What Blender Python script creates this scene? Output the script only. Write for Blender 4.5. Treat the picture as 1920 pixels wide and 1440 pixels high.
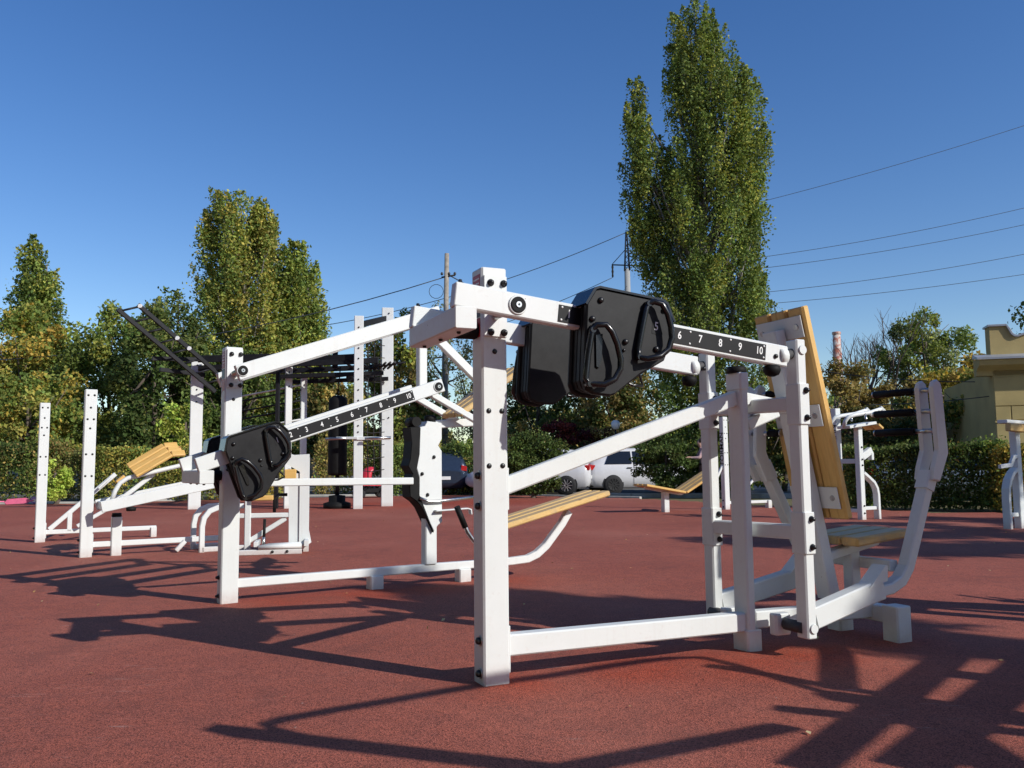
import bpy, bmesh, math, random
import numpy as np
from mathutils import Vector, Matrix
R = math.radians
scene = bpy.context.scene
for _o in list(bpy.data.objects): bpy.data.objects.remove(_o)
COL = scene.collection
random.seed(5)
RNG = np.random.default_rng(11)

# ------------------------------------------------------------------ camera
cam_d = bpy.data.cameras.new('camera'); cam = bpy.data.objects.new('camera', cam_d); COL.objects.link(cam)
PITCH, ROLL = R(5.36), 0.0098
cam_d.sensor_width = 36.0; cam_d.lens = 36.0*1610/1920; cam_d.clip_end = 3000; cam_d.clip_start = .05
_f = Vector((0, math.cos(PITCH), math.sin(PITCH))); _r0 = Vector((1, 0, 0)); _u0 = Vector((0, -math.sin(PITCH), math.cos(PITCH)))
_r = _r0*math.cos(ROLL)-_u0*math.sin(ROLL); _u = _u0*math.cos(ROLL)+_r0*math.sin(ROLL)
_m = Matrix((_r, _u, -_f)).transposed().to_4x4(); _m.translation = (0, 0, 1.0)
cam.matrix_world = _m
scene.camera = cam
# ------------------------------------------------------------------ light
SUN_EL = R(30.4); SUN_H = Vector((.842, -.54)).normalized()
world = bpy.data.worlds.new('World'); scene.world = world; world.use_nodes = True
wn = world.node_tree.nodes; wl = world.node_tree.links
sky = wn.new('ShaderNodeTexSky'); sky.sky_type = 'NISHITA'; sky.sun_disc = False
sky.sun_elevation = SUN_EL; sky.sun_rotation = math.atan2(SUN_H.x, SUN_H.y)
sky.altitude = 0; sky.air_density = 1.0; sky.dust_density = 0.2; sky.ozone_density = 2.0
hsv = wn.new('ShaderNodeHueSaturation'); hsv.inputs['Hue'].default_value = .512; hsv.inputs['Saturation'].default_value = 1.3      # the clear, deep autumn blue
wl.new(sky.outputs[0], hsv.inputs['Color']); wl.new(hsv.outputs[0], wn['Background'].inputs[0]); wn['Background'].inputs[1].default_value = 0.135
sun_d = bpy.data.lights.new('sun', 'SUN'); sun = bpy.data.objects.new('sun', sun_d); COL.objects.link(sun)
sun_d.energy = 4.7; sun_d.angle = R(.53); sun_d.color = (1, .965, .90)
_sd = Vector((SUN_H.x*math.cos(SUN_EL), SUN_H.y*math.cos(SUN_EL), math.sin(SUN_EL)))
sun.rotation_euler = _sd.to_track_quat('Z', 'Y').to_euler(); sun.location = (30, -18, 25)
scene.view_settings.view_transform = 'Standard'; scene.view_settings.look = 'None'
scene.view_settings.exposure = 0.0; scene.view_settings.gamma = 1.0
scene.render.engine = 'CYCLES'

# ------------------------------------------------------------------ materials
MAT = {}
def nt(name):
    m = bpy.data.materials.new(name); m.use_nodes = True
    n = m.node_tree.nodes; b = n['Principled BSDF']; MAT[name] = m
    return m, n, m.node_tree.links, b
def N(n, t, **k):
    o = n.new('ShaderNode'+t)
    for a, v in k.items(): setattr(o, a, v)
    return o
def coord(n, l, scale=(1, 1, 1), world_=False):
    mp = N(n, 'Mapping'); mp.inputs['Scale'].default_value = scale
    if world_:
        g = N(n, 'NewGeometry'); l.new(g.outputs['Position'], mp.inputs[0])
    else:
        t = N(n, 'TexCoord'); l.new(t.outputs['Object'], mp.inputs[0])
    return mp.outputs[0]
def noise(n, l, c, scale, detail=4, rough=.55):
    x = N(n, 'TexNoise'); x.inputs['Scale'].default_value = scale; x.inputs['Detail'].default_value = detail
    x.inputs['Roughness'].default_value = rough; l.new(c, x.inputs['Vector']); return x.outputs['Fac']
def ramp(n, l, f, stops):
    r = N(n, 'ValToRGB'); e = r.color_ramp.elements
    while len(e) < len(stops): e.new(.5)
    for i, (p, c) in enumerate(stops): e[i].position = p; e[i].color = (*c, 1)
    l.new(f, r.inputs[0]); return r.outputs[0]
def mixc(n, l, f, a, b, mode='MIX'):
    m = N(n, 'Mix', data_type='RGBA', blend_type=mode)
    if isinstance(f, (int, float)): m.inputs[0].default_value = f
    else: l.new(f, m.inputs[0])
    for v, i in ((a, 6), (b, 7)):
        if isinstance(v, tuple): m.inputs[i].default_value = (*v, 1)
        else: l.new(v, m.inputs[i])
    return m.outputs[2]
def bump(n, l, b, h, strength, dist):
    x = N(n, 'Bump'); x.inputs['Strength'].default_value = strength; x.inputs['Distance'].default_value = dist
    l.new(h, x.inputs['Height']); l.new(x.outputs[0], b.inputs['Normal'])

def simple(name, col, rough=.5, metal=0., var=.12, scale=14, bs=.0, spec=.5):
    m, n, l, b = nt(name); c = coord(n, l, world_=True)
    f = noise(n, l, c, scale)
    lo = tuple(x*(1-var) for x in col); hi = tuple(min(1, x*(1+var)) for x in col)
    l.new(ramp(n, l, f, [(.3, lo), (.7, hi)]), b.inputs['Base Color'])
    b.inputs['Roughness'].default_value = rough; b.inputs['Metallic'].default_value = metal
    b.inputs['Specular IOR Level'].default_value = spec
    if bs: bump(n, l, b, noise(n, l, c, scale*12, 2), bs, .002)
    return m
def paint():
    m, n, l, b = nt('white_paint'); c = coord(n, l, world_=True)
    f = noise(n, l, c, 3.2, 6, .65); g = noise(n, l, c, 40, 4)
    base = ramp(n, l, f, [(.25, (.645, .665, .645)), (.75, (.70, .72, .705))])
    # faint scuffs and dusty smears
    sc = ramp(n, l, g, [(.58, (0, 0, 0)), (.74, (.5, .5, .5))])
    base = mixc(n, l, sc, base, (.62, .60, .57))
    vt = N(n, 'Mapping'); vt.inputs['Scale'].default_value = (22, 22, 1.3); l.new(c, vt.inputs[0])
    base = mixc(n, l, ramp(n, l, noise(n, l, vt.outputs[0], 1, 5, .7), [(.56, (0, 0, 0)), (.78, (.35,)*3)]), base, (.55, .53, .49))
    cv = N(n, 'TexVoronoi'); cv.inputs['Scale'].default_value = 7; l.new(c, cv.inputs['Vector'])
    base = mixc(n, l, ramp(n, l, cv.outputs['Distance'], [(.018, (.8,)*3), (.028, (0, 0, 0))]), base, (.24, .17, .13))
    # dirt splash in the lowest decimetre of the posts
    gp = N(n, 'NewGeometry'); sx = N(n, 'SeparateXYZ'); l.new(gp.outputs['Position'], sx.inputs[0])
    mr = N(n, 'MapRange'); mr.inputs['From Min'].default_value = .005; mr.inputs['From Max'].default_value = .11
    mr.inputs['To Min'].default_value = .75; mr.inputs['To Max'].default_value = 0; l.new(sx.outputs[2], mr.inputs[0])
    mu = N(n, 'Math', operation='MULTIPLY'); l.new(mr.outputs[0], mu.inputs[0]); l.new(noise(n, l, c, 26, 6, .7), mu.inputs[1])
    base = mixc(n, l, mu.outputs[0], base, (.34, .20, .16))
    l.new(base, b.inputs['Base Color'])
    l.new(ramp(n, l, g, [(.3, (.38, .38, .38)), (.7, (.52, .52, .52))]), b.inputs['Roughness'])
    bump(n, l, b, noise(n, l, c, 260, 2), .12, .0006)
paint()
def plastic():
    m, n, l, b = nt('black_plastic'); c = coord(n, l, world_=True)
    f = noise(n, l, c, 9, 6, .7); base = ramp(n, l, f, [(.3, (.006, .006, .007)), (.75, (.020, .020, .021))])
    st = N(n, 'Mapping'); st.inputs['Rotation'].default_value = (.3, .7, .5); st.inputs['Scale'].default_value = (5, 120, 40)
    l.new(c, st.inputs[0]); s2 = noise(n, l, st.outputs[0], 1, 5, .7)
    base = mixc(n, l, ramp(n, l, s2, [(.64, (0, 0, 0)), (.78, (.22, .22, .22))]), base, (.11, .11, .11))
    l.new(base, b.inputs['Base Color']); b.inputs['Roughness'].default_value = .5; b.inputs['Specular IOR Level'].default_value = .22
    bump(n, l, b, noise(n, l, c, 300, 2), .15, .0006)
plastic()
simple('gloss_black', (.008, .008, .009), .22, var=.2)
simple('black_rubber', (.008, .008, .008), .65, var=.3, bs=.2, spec=.2)
simple('black_steel', (.012, .012, .014), .55, var=.3, spec=.25)
simple('bolt_black', (.012, .012, .013), .33, var=.3)
simple('zinc', (.52, .52, .51), .3, 1.0, .2, 60)
simple('print_white', (.78, .78, .76), .5, var=.04)
simple('print_black', (.012, .012, .013), .5, var=.1, spec=.2)
simple('sticker_red', (.45, .03, .03), .45, var=.15)
simple('sticker_dark', (.06, .05, .05), .45, var=.2)
simple('grey_rubber', (.05, .05, .052), .7, var=.2)
simple('rope', (.02, .018, .018), .9, var=.4)
def wood(name, c0, c1, worn):
    m, n, l, b = nt(name)
    tc = N(n, 'TexCoord'); mp = N(n, 'Mapping'); l.new(tc.outputs['UV'], mp.inputs[0])
    mp.inputs['Scale'].default_value = (1.4, 16, 16)
    ob = N(n, 'ObjectInfo'); ad = N(n, 'VectorMath', operation='ADD'); l.new(mp.outputs[0], ad.inputs[0])
    sc = N(n, 'VectorMath', operation='SCALE'); l.new(ob.outputs['Location'], sc.inputs[0]); sc.inputs['Scale'].default_value = 7
    rn = N(n, 'CombineXYZ'); mrn = N(n, 'Math', operation='MULTIPLY'); l.new(ob.outputs['Random'], mrn.inputs[0]); mrn.inputs[1].default_value = 37
    l.new(mrn.outputs[0], rn.inputs[0]); l.new(mrn.outputs[0], rn.inputs[1]); l.new(rn.outputs[0], ad.inputs[1])
    f = noise(n, l, ad.outputs[0], 2.2, 6, .6)
    base = ramp(n, l, f, [(.28, c0), (.5, c1), (.72, tuple(x*.86 for x in c1))])
    # knots
    vo = N(n, 'TexVoronoi'); vo.inputs['Scale'].default_value = 1.0
    m2 = N(n, 'Mapping'); m2.inputs['Scale'].default_value = (3.6, 7, 7); l.new(tc.outputs['UV'], m2.inputs[0])
    a2 = N(n, 'VectorMath', operation='ADD'); l.new(m2.outputs[0], a2.inputs[0]); l.new(rn.outputs[0], a2.inputs[1])
    l.new(a2.outputs[0], vo.inputs['Vector'])
    base = mixc(n, l, ramp(n, l, vo.outputs['Distance'], [(.05, (1, 1, 1)), (.13, (0, 0, 0))]), base, (.20, .06, .015))
    if worn:
        g = noise(n, l, coord(n, l, world_=True), 6, 5, .7)
        base = mixc(n, l, ramp(n, l, g, [(.5, (0, 0, 0)), (.75, (worn,)*3)]), base, (.30, .25, .2))
    l.new(base, b.inputs['Base Color']); b.inputs['Roughness'].default_value = .45
    bump(n, l, b, f, .25, .002)
wood('pine', (.50, .27, .065), (.70, .43, .13), .12)
wood('pine_worn', (.50, .30, .09), (.68, .45, .17), .8)

def court():
    m, n, l, b = nt('red_rubber'); c = coord(n, l, world_=True)
    big = noise(n, l, c, .45, 5, .6); med = noise(n, l, c, 7, 5, .65)
    base = ramp(n, l, big, [(.3, (.30, .082, .052)), (.7, (.40, .115, .074))])
    base = mixc(n, l, ramp(n, l, med, [(.35, (0, 0, 0)), (.7, (.5, .5, .5))]), base, (.20, .068, .052))
    at = N(n, 'Attribute'); at.attribute_name = 'patch'
    pm = N(n, 'Math', operation='MULTIPLY'); l.new(at.outputs['Fac'], pm.inputs[0])
    l.new(ramp(n, l, noise(n, l, c, 5, 4), [(.3, (.55,)*3), (.6, (1,)*3)]), pm.inputs[1])
    base = mixc(n, l, pm.outputs[0], base, (.33, .055, .026))
    vo = N(n, 'TexVoronoi'); vo.inputs['Scale'].default_value = 230; l.new(c, vo.inputs['Vector'])
    sep = N(n, 'SeparateColor'); l.new(vo.outputs['Color'], sep.inputs[0])
    gr = ramp(n, l, sep.outputs[0], [(0, (.25,)*3), (.45, (.92,)*3), (1, (1.5,)*3)])
    base = mixc(n, l, 1.0, base, gr, 'MULTIPLY')
    st_ = noise(n, l, c, 1.7, 7, .72)
    base = mixc(n, l, ramp(n, l, st_, [(.54, (0, 0, 0)), (.66, (.45,)*3)]), base, (.17, .058, .042))
    du = noise(n, l, c, .23, 5, .6)
    base = mixc(n, l, ramp(n, l, du, [(.5, (0, 0, 0)), (.72, (.4,)*3)]), base, (.40, .17, .12))
    # pale scratches and specks
    mp = N(n, 'Mapping'); mp.inputs['Scale'].default_value = (3, 30, 1); l.new(c, mp.inputs[0])
    s1 = noise(n, l, mp.outputs[0], 1.0, 6, .75); s0 = noise(n, l, c, .9, 3)
    k = N(n, 'Math', operation='MULTIPLY'); l.new(ramp(n, l, s1, [(.60, (0, 0, 0)), (.70, (.75,)*3)]), k.inputs[0]); l.new(ramp(n, l, s0, [(.5, (0, 0, 0)), (.62, (1, 1, 1))]), k.inputs[1])
    base = mixc(n, l, k.outputs[0], base, (.52, .38, .32))
    v2 = N(n, 'TexVoronoi'); v2.inputs['Scale'].default_value = 6; l.new(c, v2.inputs['Vector'])
    base = mixc(n, l, ramp(n, l, v2.outputs['Distance'], [(.02, (.9,)*3), (.03, (0, 0, 0))]), base, (.48, .38, .32))
    l.new(base, b.inputs['Base Color']); b.inputs['Roughness'].default_value = .8; b.inputs['Specular IOR Level'].default_value = .25
    bump(n, l, b, vo.outputs['Distance'], .55, .004)
court()
def ground_mats():
    m, n, l, b = nt('dry_grass'); c = coord(n, l, world_=True)
    f = noise(n, l, c, .5, 8, .7); g = noise(n, l, c, 9, 5, .7)
    base = ramp(n, l, f, [(.3, (.07, .08, .025)), (.55, (.17, .14, .06)), (.75, (.24, .19, .10))])
    base = mixc(n, l, ramp(n, l, g, [(.4, (0, 0, 0)), (.7, (.7,)*3)]), base, (.10, .09, .035))
    l.new(base, b.inputs['Base Color']); b.inputs['Roughness'].default_value = .95; bump(n, l, b, g, .8, .05)
    m, n, l, b = nt('asphalt'); c = coord(n, l, world_=True)
    f = noise(n, l, c, .6, 6, .65); g = noise(n, l, c, 60, 3)
    base = ramp(n, l, f, [(.3, (.10, .098, .095)), (.7, (.17, .165, .155))])
    base = mixc(n, l, ramp(n, l, g, [(.4, (0, 0, 0)), (.7, (.5,)*3)]), base, (.08, .08, .08))
    l.new(base, b.inputs['Base Color']); b.inputs['Roughness'].default_value = .9; bump(n, l, b, g, .3, .01)
ground_mats()
simple('concrete', (.40, .38, .34), .9, var=.2, scale=4, bs=.3)
simple('bark', (.11, .085, .065), .95, var=.4, scale=9, bs=.8)
simple('bark_pale', (.22, .20, .17), .95, var=.35, scale=7, bs=.6)
simple('twig', (.13, .10, .085), .95, var=.3)
simple('wall_yellow', (.44, .34, .14), .85, var=.12, scale=1.6, bs=.3)
simple('roof_metal', (.34, .36, .39), .45, .3, var=.15, scale=2)
simple('tyre', (.012, .012, .013), .8, var=.2)
simple('car_white', (.58, .58, .59), .18, var=.03)
simple('car_pale', (.30, .36, .42), .25, .2, var=.06)
simple('car_blue', (.03, .07, .13), .2, .3, var=.1)
simple('car_navy', (.03, .045, .075), .2, .3, var=.1)
simple('car_grey', (.12, .125, .135), .2, .4, var=.1)
simple('car_glass', (.006, .007, .008), .06, var=.1, spec=.7)
simple('rim', (.45, .45, .46), .3, .8, var=.1)
simple('rim_dark', (.05, .05, .05), .4, .5, var=.1)
simple('lamp_red', (.45, .02, .02), .2, var=.1)
simple('globe', (.78, .77, .72), .3, var=.04)
simple('pink', (.75, .16, .28), .4, var=.1)
simple('violet', (.35, .25, .55), .4, var=.1)
simple('skin', (.55, .33, .24), .55, var=.06)
simple('jacket_pink', (.58, .38, .37), .85, var=.18, scale=9)
simple('skirt', (.16, .12, .12), .85, var=.9, scale=40)
simple('shoe', (.6, .58, .58), .6)
simple('hair', (.05, .03, .02), .6)
simple('red_fabric', (.55, .03, .05), .4, var=.2, scale=6)
simple('pole_wood', (.30, .26, .21), .9, var=.3, scale=5)
simple('pylon_concrete', (.30, .30, .29), .9, var=.12)
simple('wire', (.03, .035, .045), .6)
simple('graffiti', (.05, .05, .04), .8)
def chimney_mat():
    m, n, l, b = nt('chimney_brick'); c = coord(n, l, world_=True)
    f = noise(n, l, c, .55, 6, .7)
    l.new(ramp(n, l, f, [(.46, (.40, .13, .085)), (.56, (.55, .48, .43))]), b.inputs['Base Color']); b.inputs['Roughness'].default_value = .9
chimney_mat()
def leafmat(name, rough=.5, trans=.35):
    m, n, l, b = nt(name); out = n['Material Output']
    at = N(n, 'Attribute'); at.attribute_name = 'tint'
    l.new(at.outputs['Color'], b.inputs['Base Color']); b.inputs['Roughness'].default_value = rough
    b.inputs['Specular IOR Level'].default_value = .12
    t = N(n, 'BsdfTranslucent'); hs = N(n, 'HueSaturation'); hs.inputs['Value'].default_value = 1.25; hs.inputs['Saturation'].default_value = 1.1
    l.new(at.outputs['Color'], hs.inputs['Color']); l.new(hs.outputs[0], t.inputs[0])
    mx = N(n, 'MixShader'); mx.inputs[0].default_value = trans
    l.new(b.outputs[0], mx.inputs[1]); l.new(t.outputs[0], mx.inputs[2]); l.new(mx.outputs[0], out.inputs[0])
leafmat('leaf', .6, .3)

# ------------------------------------------------------------------ builders
class Mb:
    def __init__(s): s.v = []; s.f = []; s.uv = {}; s.smooth = set()
    def ring(s, pts): i = len(s.v); s.v += [tuple(p) for p in pts]; return list(range(i, i+len(pts)))
    def loft(s, rings, close=True, cap=True, smooth=False):
        k = len(rings[0])
        for a, b in zip(rings, rings[1:]):
            for i in range(k if close else k-1):
                j = (i+1) % k
                if smooth: s.smooth.add(len(s.f))
                s.f.append((a[i], a[j], b[j], b[i]))
        if cap and close:
            s.f.append(tuple(reversed(rings[0]))); s.f.append(tuple(rings[-1]))
    def beam(s, p, q, w, h, up=(0, 0, 1), r=.007, cut_p=None, cut_q=None):
        """rectangular tube p->q, w sideways, h along up; rounded corners"""
        p = Vector(p); q = Vector(q); d = (q-p).normalized(); L = (q-p).length
        up = Vector(up); side = d.cross(up)
        if side.length < 1e-4: side = d.cross(Vector((1, 0, 0)))
        side.normalize(); u = side.cross(d).normalized()
        r = min(r, w*.3, h*.3)
        def prof(c, inset=0):
            a, b = w/2-inset, h/2-inset; rr = max(r-inset, r*.4)
            return [c+side*x+u*y for x, y in ((a, -b+rr), (a, b-rr), (a-rr, b), (-a+rr, b), (-a, b-rr), (-a, -b+rr), (-a+rr, -b), (a-rr, -b))]
        e = min(r*.6, L*.2)
        s.loft([s.ring(prof(p, r*.5)), s.ring(prof(p+d*e)), s.ring(prof(q-d*e)), s.ring(prof(q, r*.5))])
        return s
    def bent(s, pts, w, h, up=(0, 0, 1), r=.007, axis=None):
        """rect tube along polyline; 'axis' fixes the sideways direction"""
        pts = [Vector(p) for p in pts]; rings = []
        for i, p in enumerate(pts):
            d = (pts[min(i+1, len(pts)-1)]-pts[max(i-1, 0)]).normalized()
            side = Vector(axis) if axis else d.cross(Vector(up)).normalized()
            u = side.cross(d).normalized(); k = 1.0
            if 0 < i < len(pts)-1:
                a = (pts[i]-pts[i-1]).normalized(); k = 1/max(.5, a.dot(d))
            a, b = w/2, h/2*k
            rings.append(s.ring([p+side*x+u*y for x, y in ((a, -b+r), (a, b-r), (a-r, b), (-a+r, b), (-a, b-r), (-a, -b+r), (-a+r, -b), (a-r, -b))]))
        s.loft(rings); return s
    def tube(s, pts, rad, n=10, cap=True):
        pts = [Vector(p) for p in pts]; rings = []; ref = None
        rads = rad if isinstance(rad, (list, tuple)) else [rad]*len(pts)
        for i, p in enumerate(pts):
            d = (pts[min(i+1, len(pts)-1)]-pts[max(i-1, 0)])
            d = d.normalized() if d.length > 1e-9 else Vector((0, 0, 1))
            if ref is None: ref = Vector((0, 0, 1)) if abs(d.z) < .9 else Vector((1, 0, 0))
            a = d.cross(ref).normalized(); b = a.cross(d).normalized(); ref = b
            rings.append(s.ring([p+(a*math.cos(t)+b*math.sin(t))*rads[i] for t in [2*math.pi*j/n for j in range(n)]]))
        s.loft(rings, True, cap, True); return s
    def prism(s, poly, fn, t0, t1, ch=0.):
        """poly [(a,b)] placed by fn(a,b,t); chamfered rim at both faces"""
        c = (sum(p[0] for p in poly)/len(poly), sum(p[1] for p in poly)/len(poly))
        def ins(k): return [(p[0]+(c[0]-p[0])/max(1e-6, math.hypot(p[0]-c[0], p[1]-c[1]))*k, p[1]+(c[1]-p[1])/max(1e-6, math.hypot(p[0]-c[0], p[1]-c[1]))*k) for p in poly]
        sg = 1 if t1 > t0 else -1
        if ch:
            rs = [s.ring([fn(*p, t0) for p in ins(ch)]), s.ring([fn(*p, t0+sg*ch) for p in poly]), s.ring([fn(*p, t1-sg*ch) for p in poly]), s.ring([fn(*p, t1) for p in ins(ch)])]
        else: rs = [s.ring([fn(*p, t0) for p in poly]), s.ring([fn(*p, t1) for p in poly])]
        s.loft(rs); return s
    def box(s, a, b, r=.006):
        a = Vector(a); b = Vector(b); c = (a+b)/2
        return s.beam((c.x, c.y, a.z), (c.x, c.y, b.z), b.y-a.y, b.x-a.x, (1, 0, 0), r)
    def quad(s, *p): s.f.append(tuple(s.ring(p))); return s
    def lathe(s, prof, o, d, n=12):
        o = Vector(o); d = Vector(d).normalized(); a = d.orthogonal().normalized(); b = d.cross(a)
        s.loft([s.ring([o+d*h+(a*math.cos(t)+b*math.sin(t))*max(r, 1e-4) for t in [2*math.pi*j/n for j in range(n)]]) for r, h in prof], True, True, True); return s
    def mesh(s, name):
        me = bpy.data.meshes.new(name); me.from_pydata([tuple(v) for v in s.v], [], s.f)
        bm = bmesh.new(); bm.from_mesh(me); bmesh.ops.recalc_face_normals(bm, faces=bm.faces); bm.to_mesh(me); bm.free()
        if s.smooth:
            sm = np.zeros(len(me.polygons), bool); sm[list(s.smooth)] = True; me.polygons.foreach_set('use_smooth', sm)
        return me
    def build(s, name, mat, parent=None, uvdir=None):
        me = s.mesh(name)
        if uvdir:
            d, e = Vector(uvdir[0]).normalized(), Vector(uvdir[1]).normalized(); g = d.cross(e)
            uv = me.uv_layers.new(name='UVMap')
            for lp in me.loops:
                co = me.vertices[lp.vertex_index].co; uv.data[lp.index].uv = (co.dot(d), co.dot(e)+.37*co.dot(g))
        return link(name, me, mat, parent)
def link(name, me, mat, parent=None):
    o = bpy.data.objects.new(name, me); COL.objects.link(o)
    if mat and len(me.materials) == 0: me.materials.append(MAT[mat])
    if parent is not None: o.parent = parent
    return o
def thing(name, label, cat, loc=(0, 0, 0), rz=0, group=None):
    o = bpy.data.objects.new(name, None); COL.objects.link(o); o.empty_display_size = .2
    o.location = loc; o.rotation_euler = (0, 0, R(rz)); tag(o, label, cat, group); return o
def tag(o, label, cat, group=None):
    o['label'] = label; o['category'] = cat
    if group: o['group'] = group
    return o
def struct(o): o['kind'] = 'structure'; return o
def copy_tree(o, parent=None):
    c = o.copy(); COL.objects.link(c); c.parent = parent
    for ch in list(o.children): copy_tree(ch, c)
    return c
_shared = {}
def bolt(parent, loc, d, r=.014, kind='cap'):
    """dome-headed cap bolt pointing along d; mesh shared per kind and radius"""
    key = (kind, round(r, 4))
    if key not in _shared:
        b = Mb()
        if kind == 'cap': b.lathe([(r*1.0, 0), (r*1.0, r*.35), (r*.9, r*.75), (r*.55, r*1.05), (0, r*1.15)], (0, 0, 0), (0, 0, 1), 12)
        elif kind == 'flat': b.lathe([(r, 0), (r, r*.15), (r*.8, r*.4), (r*.4, r*.52), (0, r*.55)], (0, 0, 0), (0, 0, 1), 14)
        else:
            b.lathe([(r*1.05, 0), (r*1.05, .004), (r*.8, .005), (r*.8, r*.7), (r*.62, r*.85), (r*.62, r*1.25), (r*.45, r*1.45), (0, r*1.5)], (0, 0, 0), (0, 0, 1), 12)
        _shared[key] = b.mesh('bolt'); _shared[key].materials.append(MAT['bolt_black'])
    o = bpy.data.objects.new('bolt', _shared[key]); COL.objects.link(o); o.parent = parent
    o.location = loc; o.rotation_mode = 'QUATERNION'; o.rotation_quaternion = Vector(d).to_track_quat('Z', 'Y'); return o
def washer(parent, loc, d, r, mat='zinc', h=.004):
    b = Mb(); b.lathe([(r, 0), (r, h*.7), (r*.94, h)], (0, 0, 0), (0, 0, 1), 20)
    o = b.build('washer', mat, parent); o.location = loc; o.rotation_mode = 'QUATERNION'; o.rotation_quaternion = Vector(d).to_track_quat('Z', 'Y'); return o
def text(body, size, parent, origin, xa, ya, mat='print_white', name='lettering', align='CENTER', depth=.0006, sx=1.0):
    cu = bpy.data.curves.new('txt', 'FONT'); cu.body = body; cu.size = size; cu.align_x = align; cu.align_y = 'CENTER'; cu.extrude = depth; cu.offset = size*.012
    cu.resolution_u = 3
    t = bpy.data.objects.new('txt', cu); COL.objects.link(t)
    dg = bpy.context.evaluated_depsgraph_get(); me = bpy.data.meshes.new_from_object(t.evaluated_get(dg))
    bpy.data.objects.remove(t); bpy.data.curves.remove(cu)
    xa = Vector(xa).normalized(); ya = Vector(ya).normalized(); za = xa.cross(ya)
    M = Matrix((xa*sx, ya, za)).transposed().to_4x4(); M.translation = Vector(origin); me.transform(M)
    me.name = name; return link(name, me, mat, parent)
def plank(parent, p, q, w, h, up, mat='pine', name='plank'):
    b = Mb(); b.beam(p, q, w, h, up, .011)
    d = Vector(q)-Vector(p); return b.build(name, mat, parent, (d, d.cross(Vector(up))))

# ------------------------------------------------------------------ ground
def hgt(x, y):
    """the car park beyond the court climbs gently; rubber is heaped round the footings"""
    return .0125*np.clip(y-26, 0, 34)*np.clip((-x-2)/6, 0, 1)
def nonuni(lo, hi, flo, fhi, fine, coarse):
    return np.unique(np.concatenate([np.arange(lo, flo, coarse), np.arange(flo, fhi, fine), np.arange(fhi, hi+.1, coarse)]).round(4))
def sheet(name, xs, ys, zf, mat, dz=0., mask=None, attr=None):
    X, Y = np.meshgrid(xs, ys); Z = zf(X, Y)+dz; nx, ny = len(xs), len(ys)
    me = bpy.data.meshes.new(name)
    idx = np.arange(nx*ny).reshape(ny, nx); F = np.stack([idx[:-1, :-1], idx[:-1, 1:], idx[1:, 1:], idx[1:, :-1]], -1).reshape(-1, 4)
    if mask is not None:
        cx = (X[:-1, :-1]+X[1:, 1:])/2; cy = (Y[:-1, :-1]+Y[1:, 1:])/2; F = F[mask(cx, cy).reshape(-1)]
    me.from_pydata(np.stack([X, Y, Z], -1).reshape(-1, 3).tolist(), [], F.tolist())
    if attr:
        a = me.attributes.new(attr[0], 'FLOAT', 'POINT'); a.data.foreach_set('value', attr[1](X, Y).reshape(-1).astype(np.float32))
    me.polygons.foreach_set('use_smooth', np.ones(len(me.polygons), bool)); me.materials.append(MAT[mat])
    o = bpy.data.objects.new(name, me); COL.objects.link(o); return struct(o)
gx = np.concatenate([[-1500, -700, -300, -150], np.arange(-90, 91, 3), [150, 300, 700, 1500]])
gy = np.concatenate([[-200, -80, -30], np.arange(-9, 96, 3), [130, 200, 400, 900, 2400]])
sheet('ground', gx, gy, hgt, 'dry_grass', -.035)
# footing patches of fresh, brighter rubber: (x, y, sigma, height)
M1O = (-.106, 4.06); M1A = 24.0; M2O = (-2.127, 6.49); M2A = 31.0
def loc(o, a, s, t): a = R(a); return (o[0]+s*math.cos(a)-t*math.sin(a), o[1]+s*math.sin(a)+t*math.cos(a))
PATCH = [(*loc(M1O, M1A, .05, -.05), .20, .006), (*loc(M1O, M1A, .75, -.1), .26, .012), (*loc(M1O, M1A, 1.25, -.2), .28, .022), (*loc(M1O, M1A, 1.65, -.25), .25, .022), (*loc(M1O, M1A, 2.4, -.1), .18, .010),
         (*loc(M2O, M2A, .4, -.2), .3, .008), (*loc(M2O, M2A, 1.0, -.2), .3, .012), (*loc(M2O, M2A, 1.6, -.2), .3, .012), (*loc(M2O, M2A, 2.2, -.2), .3, .01), (-3.6, 22.3, 1.5, 0.), (-1.2, 23.2, 1.6, 0.)]
def pval(X, Y, h):
    z = np.zeros_like(X)
    for x, y, s, a in PATCH: z = np.maximum(z, (a if h else 1.0)*np.exp(-(((X-x)**2+(Y-y)**2)/(2*s*s))**1.2))
    return z
def court_mask(x, y):
    edge = np.interp(x, [-45, -12, -7, -1, 3.6, 5.6, 8.2, 14, 45], [23.5, 25.2, 28.5, 29, 24.8, 20.5, 16.8, 14.6, 9])
    return y < edge
sheet('sports_court', nonuni(-40, 40, -3.2, 3.2, .07, .4), nonuni(-12, 29.6, 2.4, 9.0, .07, .4), lambda X, Y: pval(X, Y, True), 'red_rubber', 0, court_mask, ('patch', lambda X, Y: pval(X, Y, False)))
def lot_mask(x, y):
    left = (x < -4.5) & (y > np.interp(x, [-45, -12, -7], [23.5, 25.2, 28.5])-.6) & (y < 56)
    mid = (x > -7) & (x < 40) & (y > np.interp(x, [-7, -1, 4, 9, 20], [29.5, 30, 26.2, 24.5, 24])) & (y < 46)
    return left | mid
sheet('car_park', np.arange(-70, 41, 1.), np.arange(22, 57, 1.), hgt, 'asphalt', -.018, lot_mask)
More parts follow.
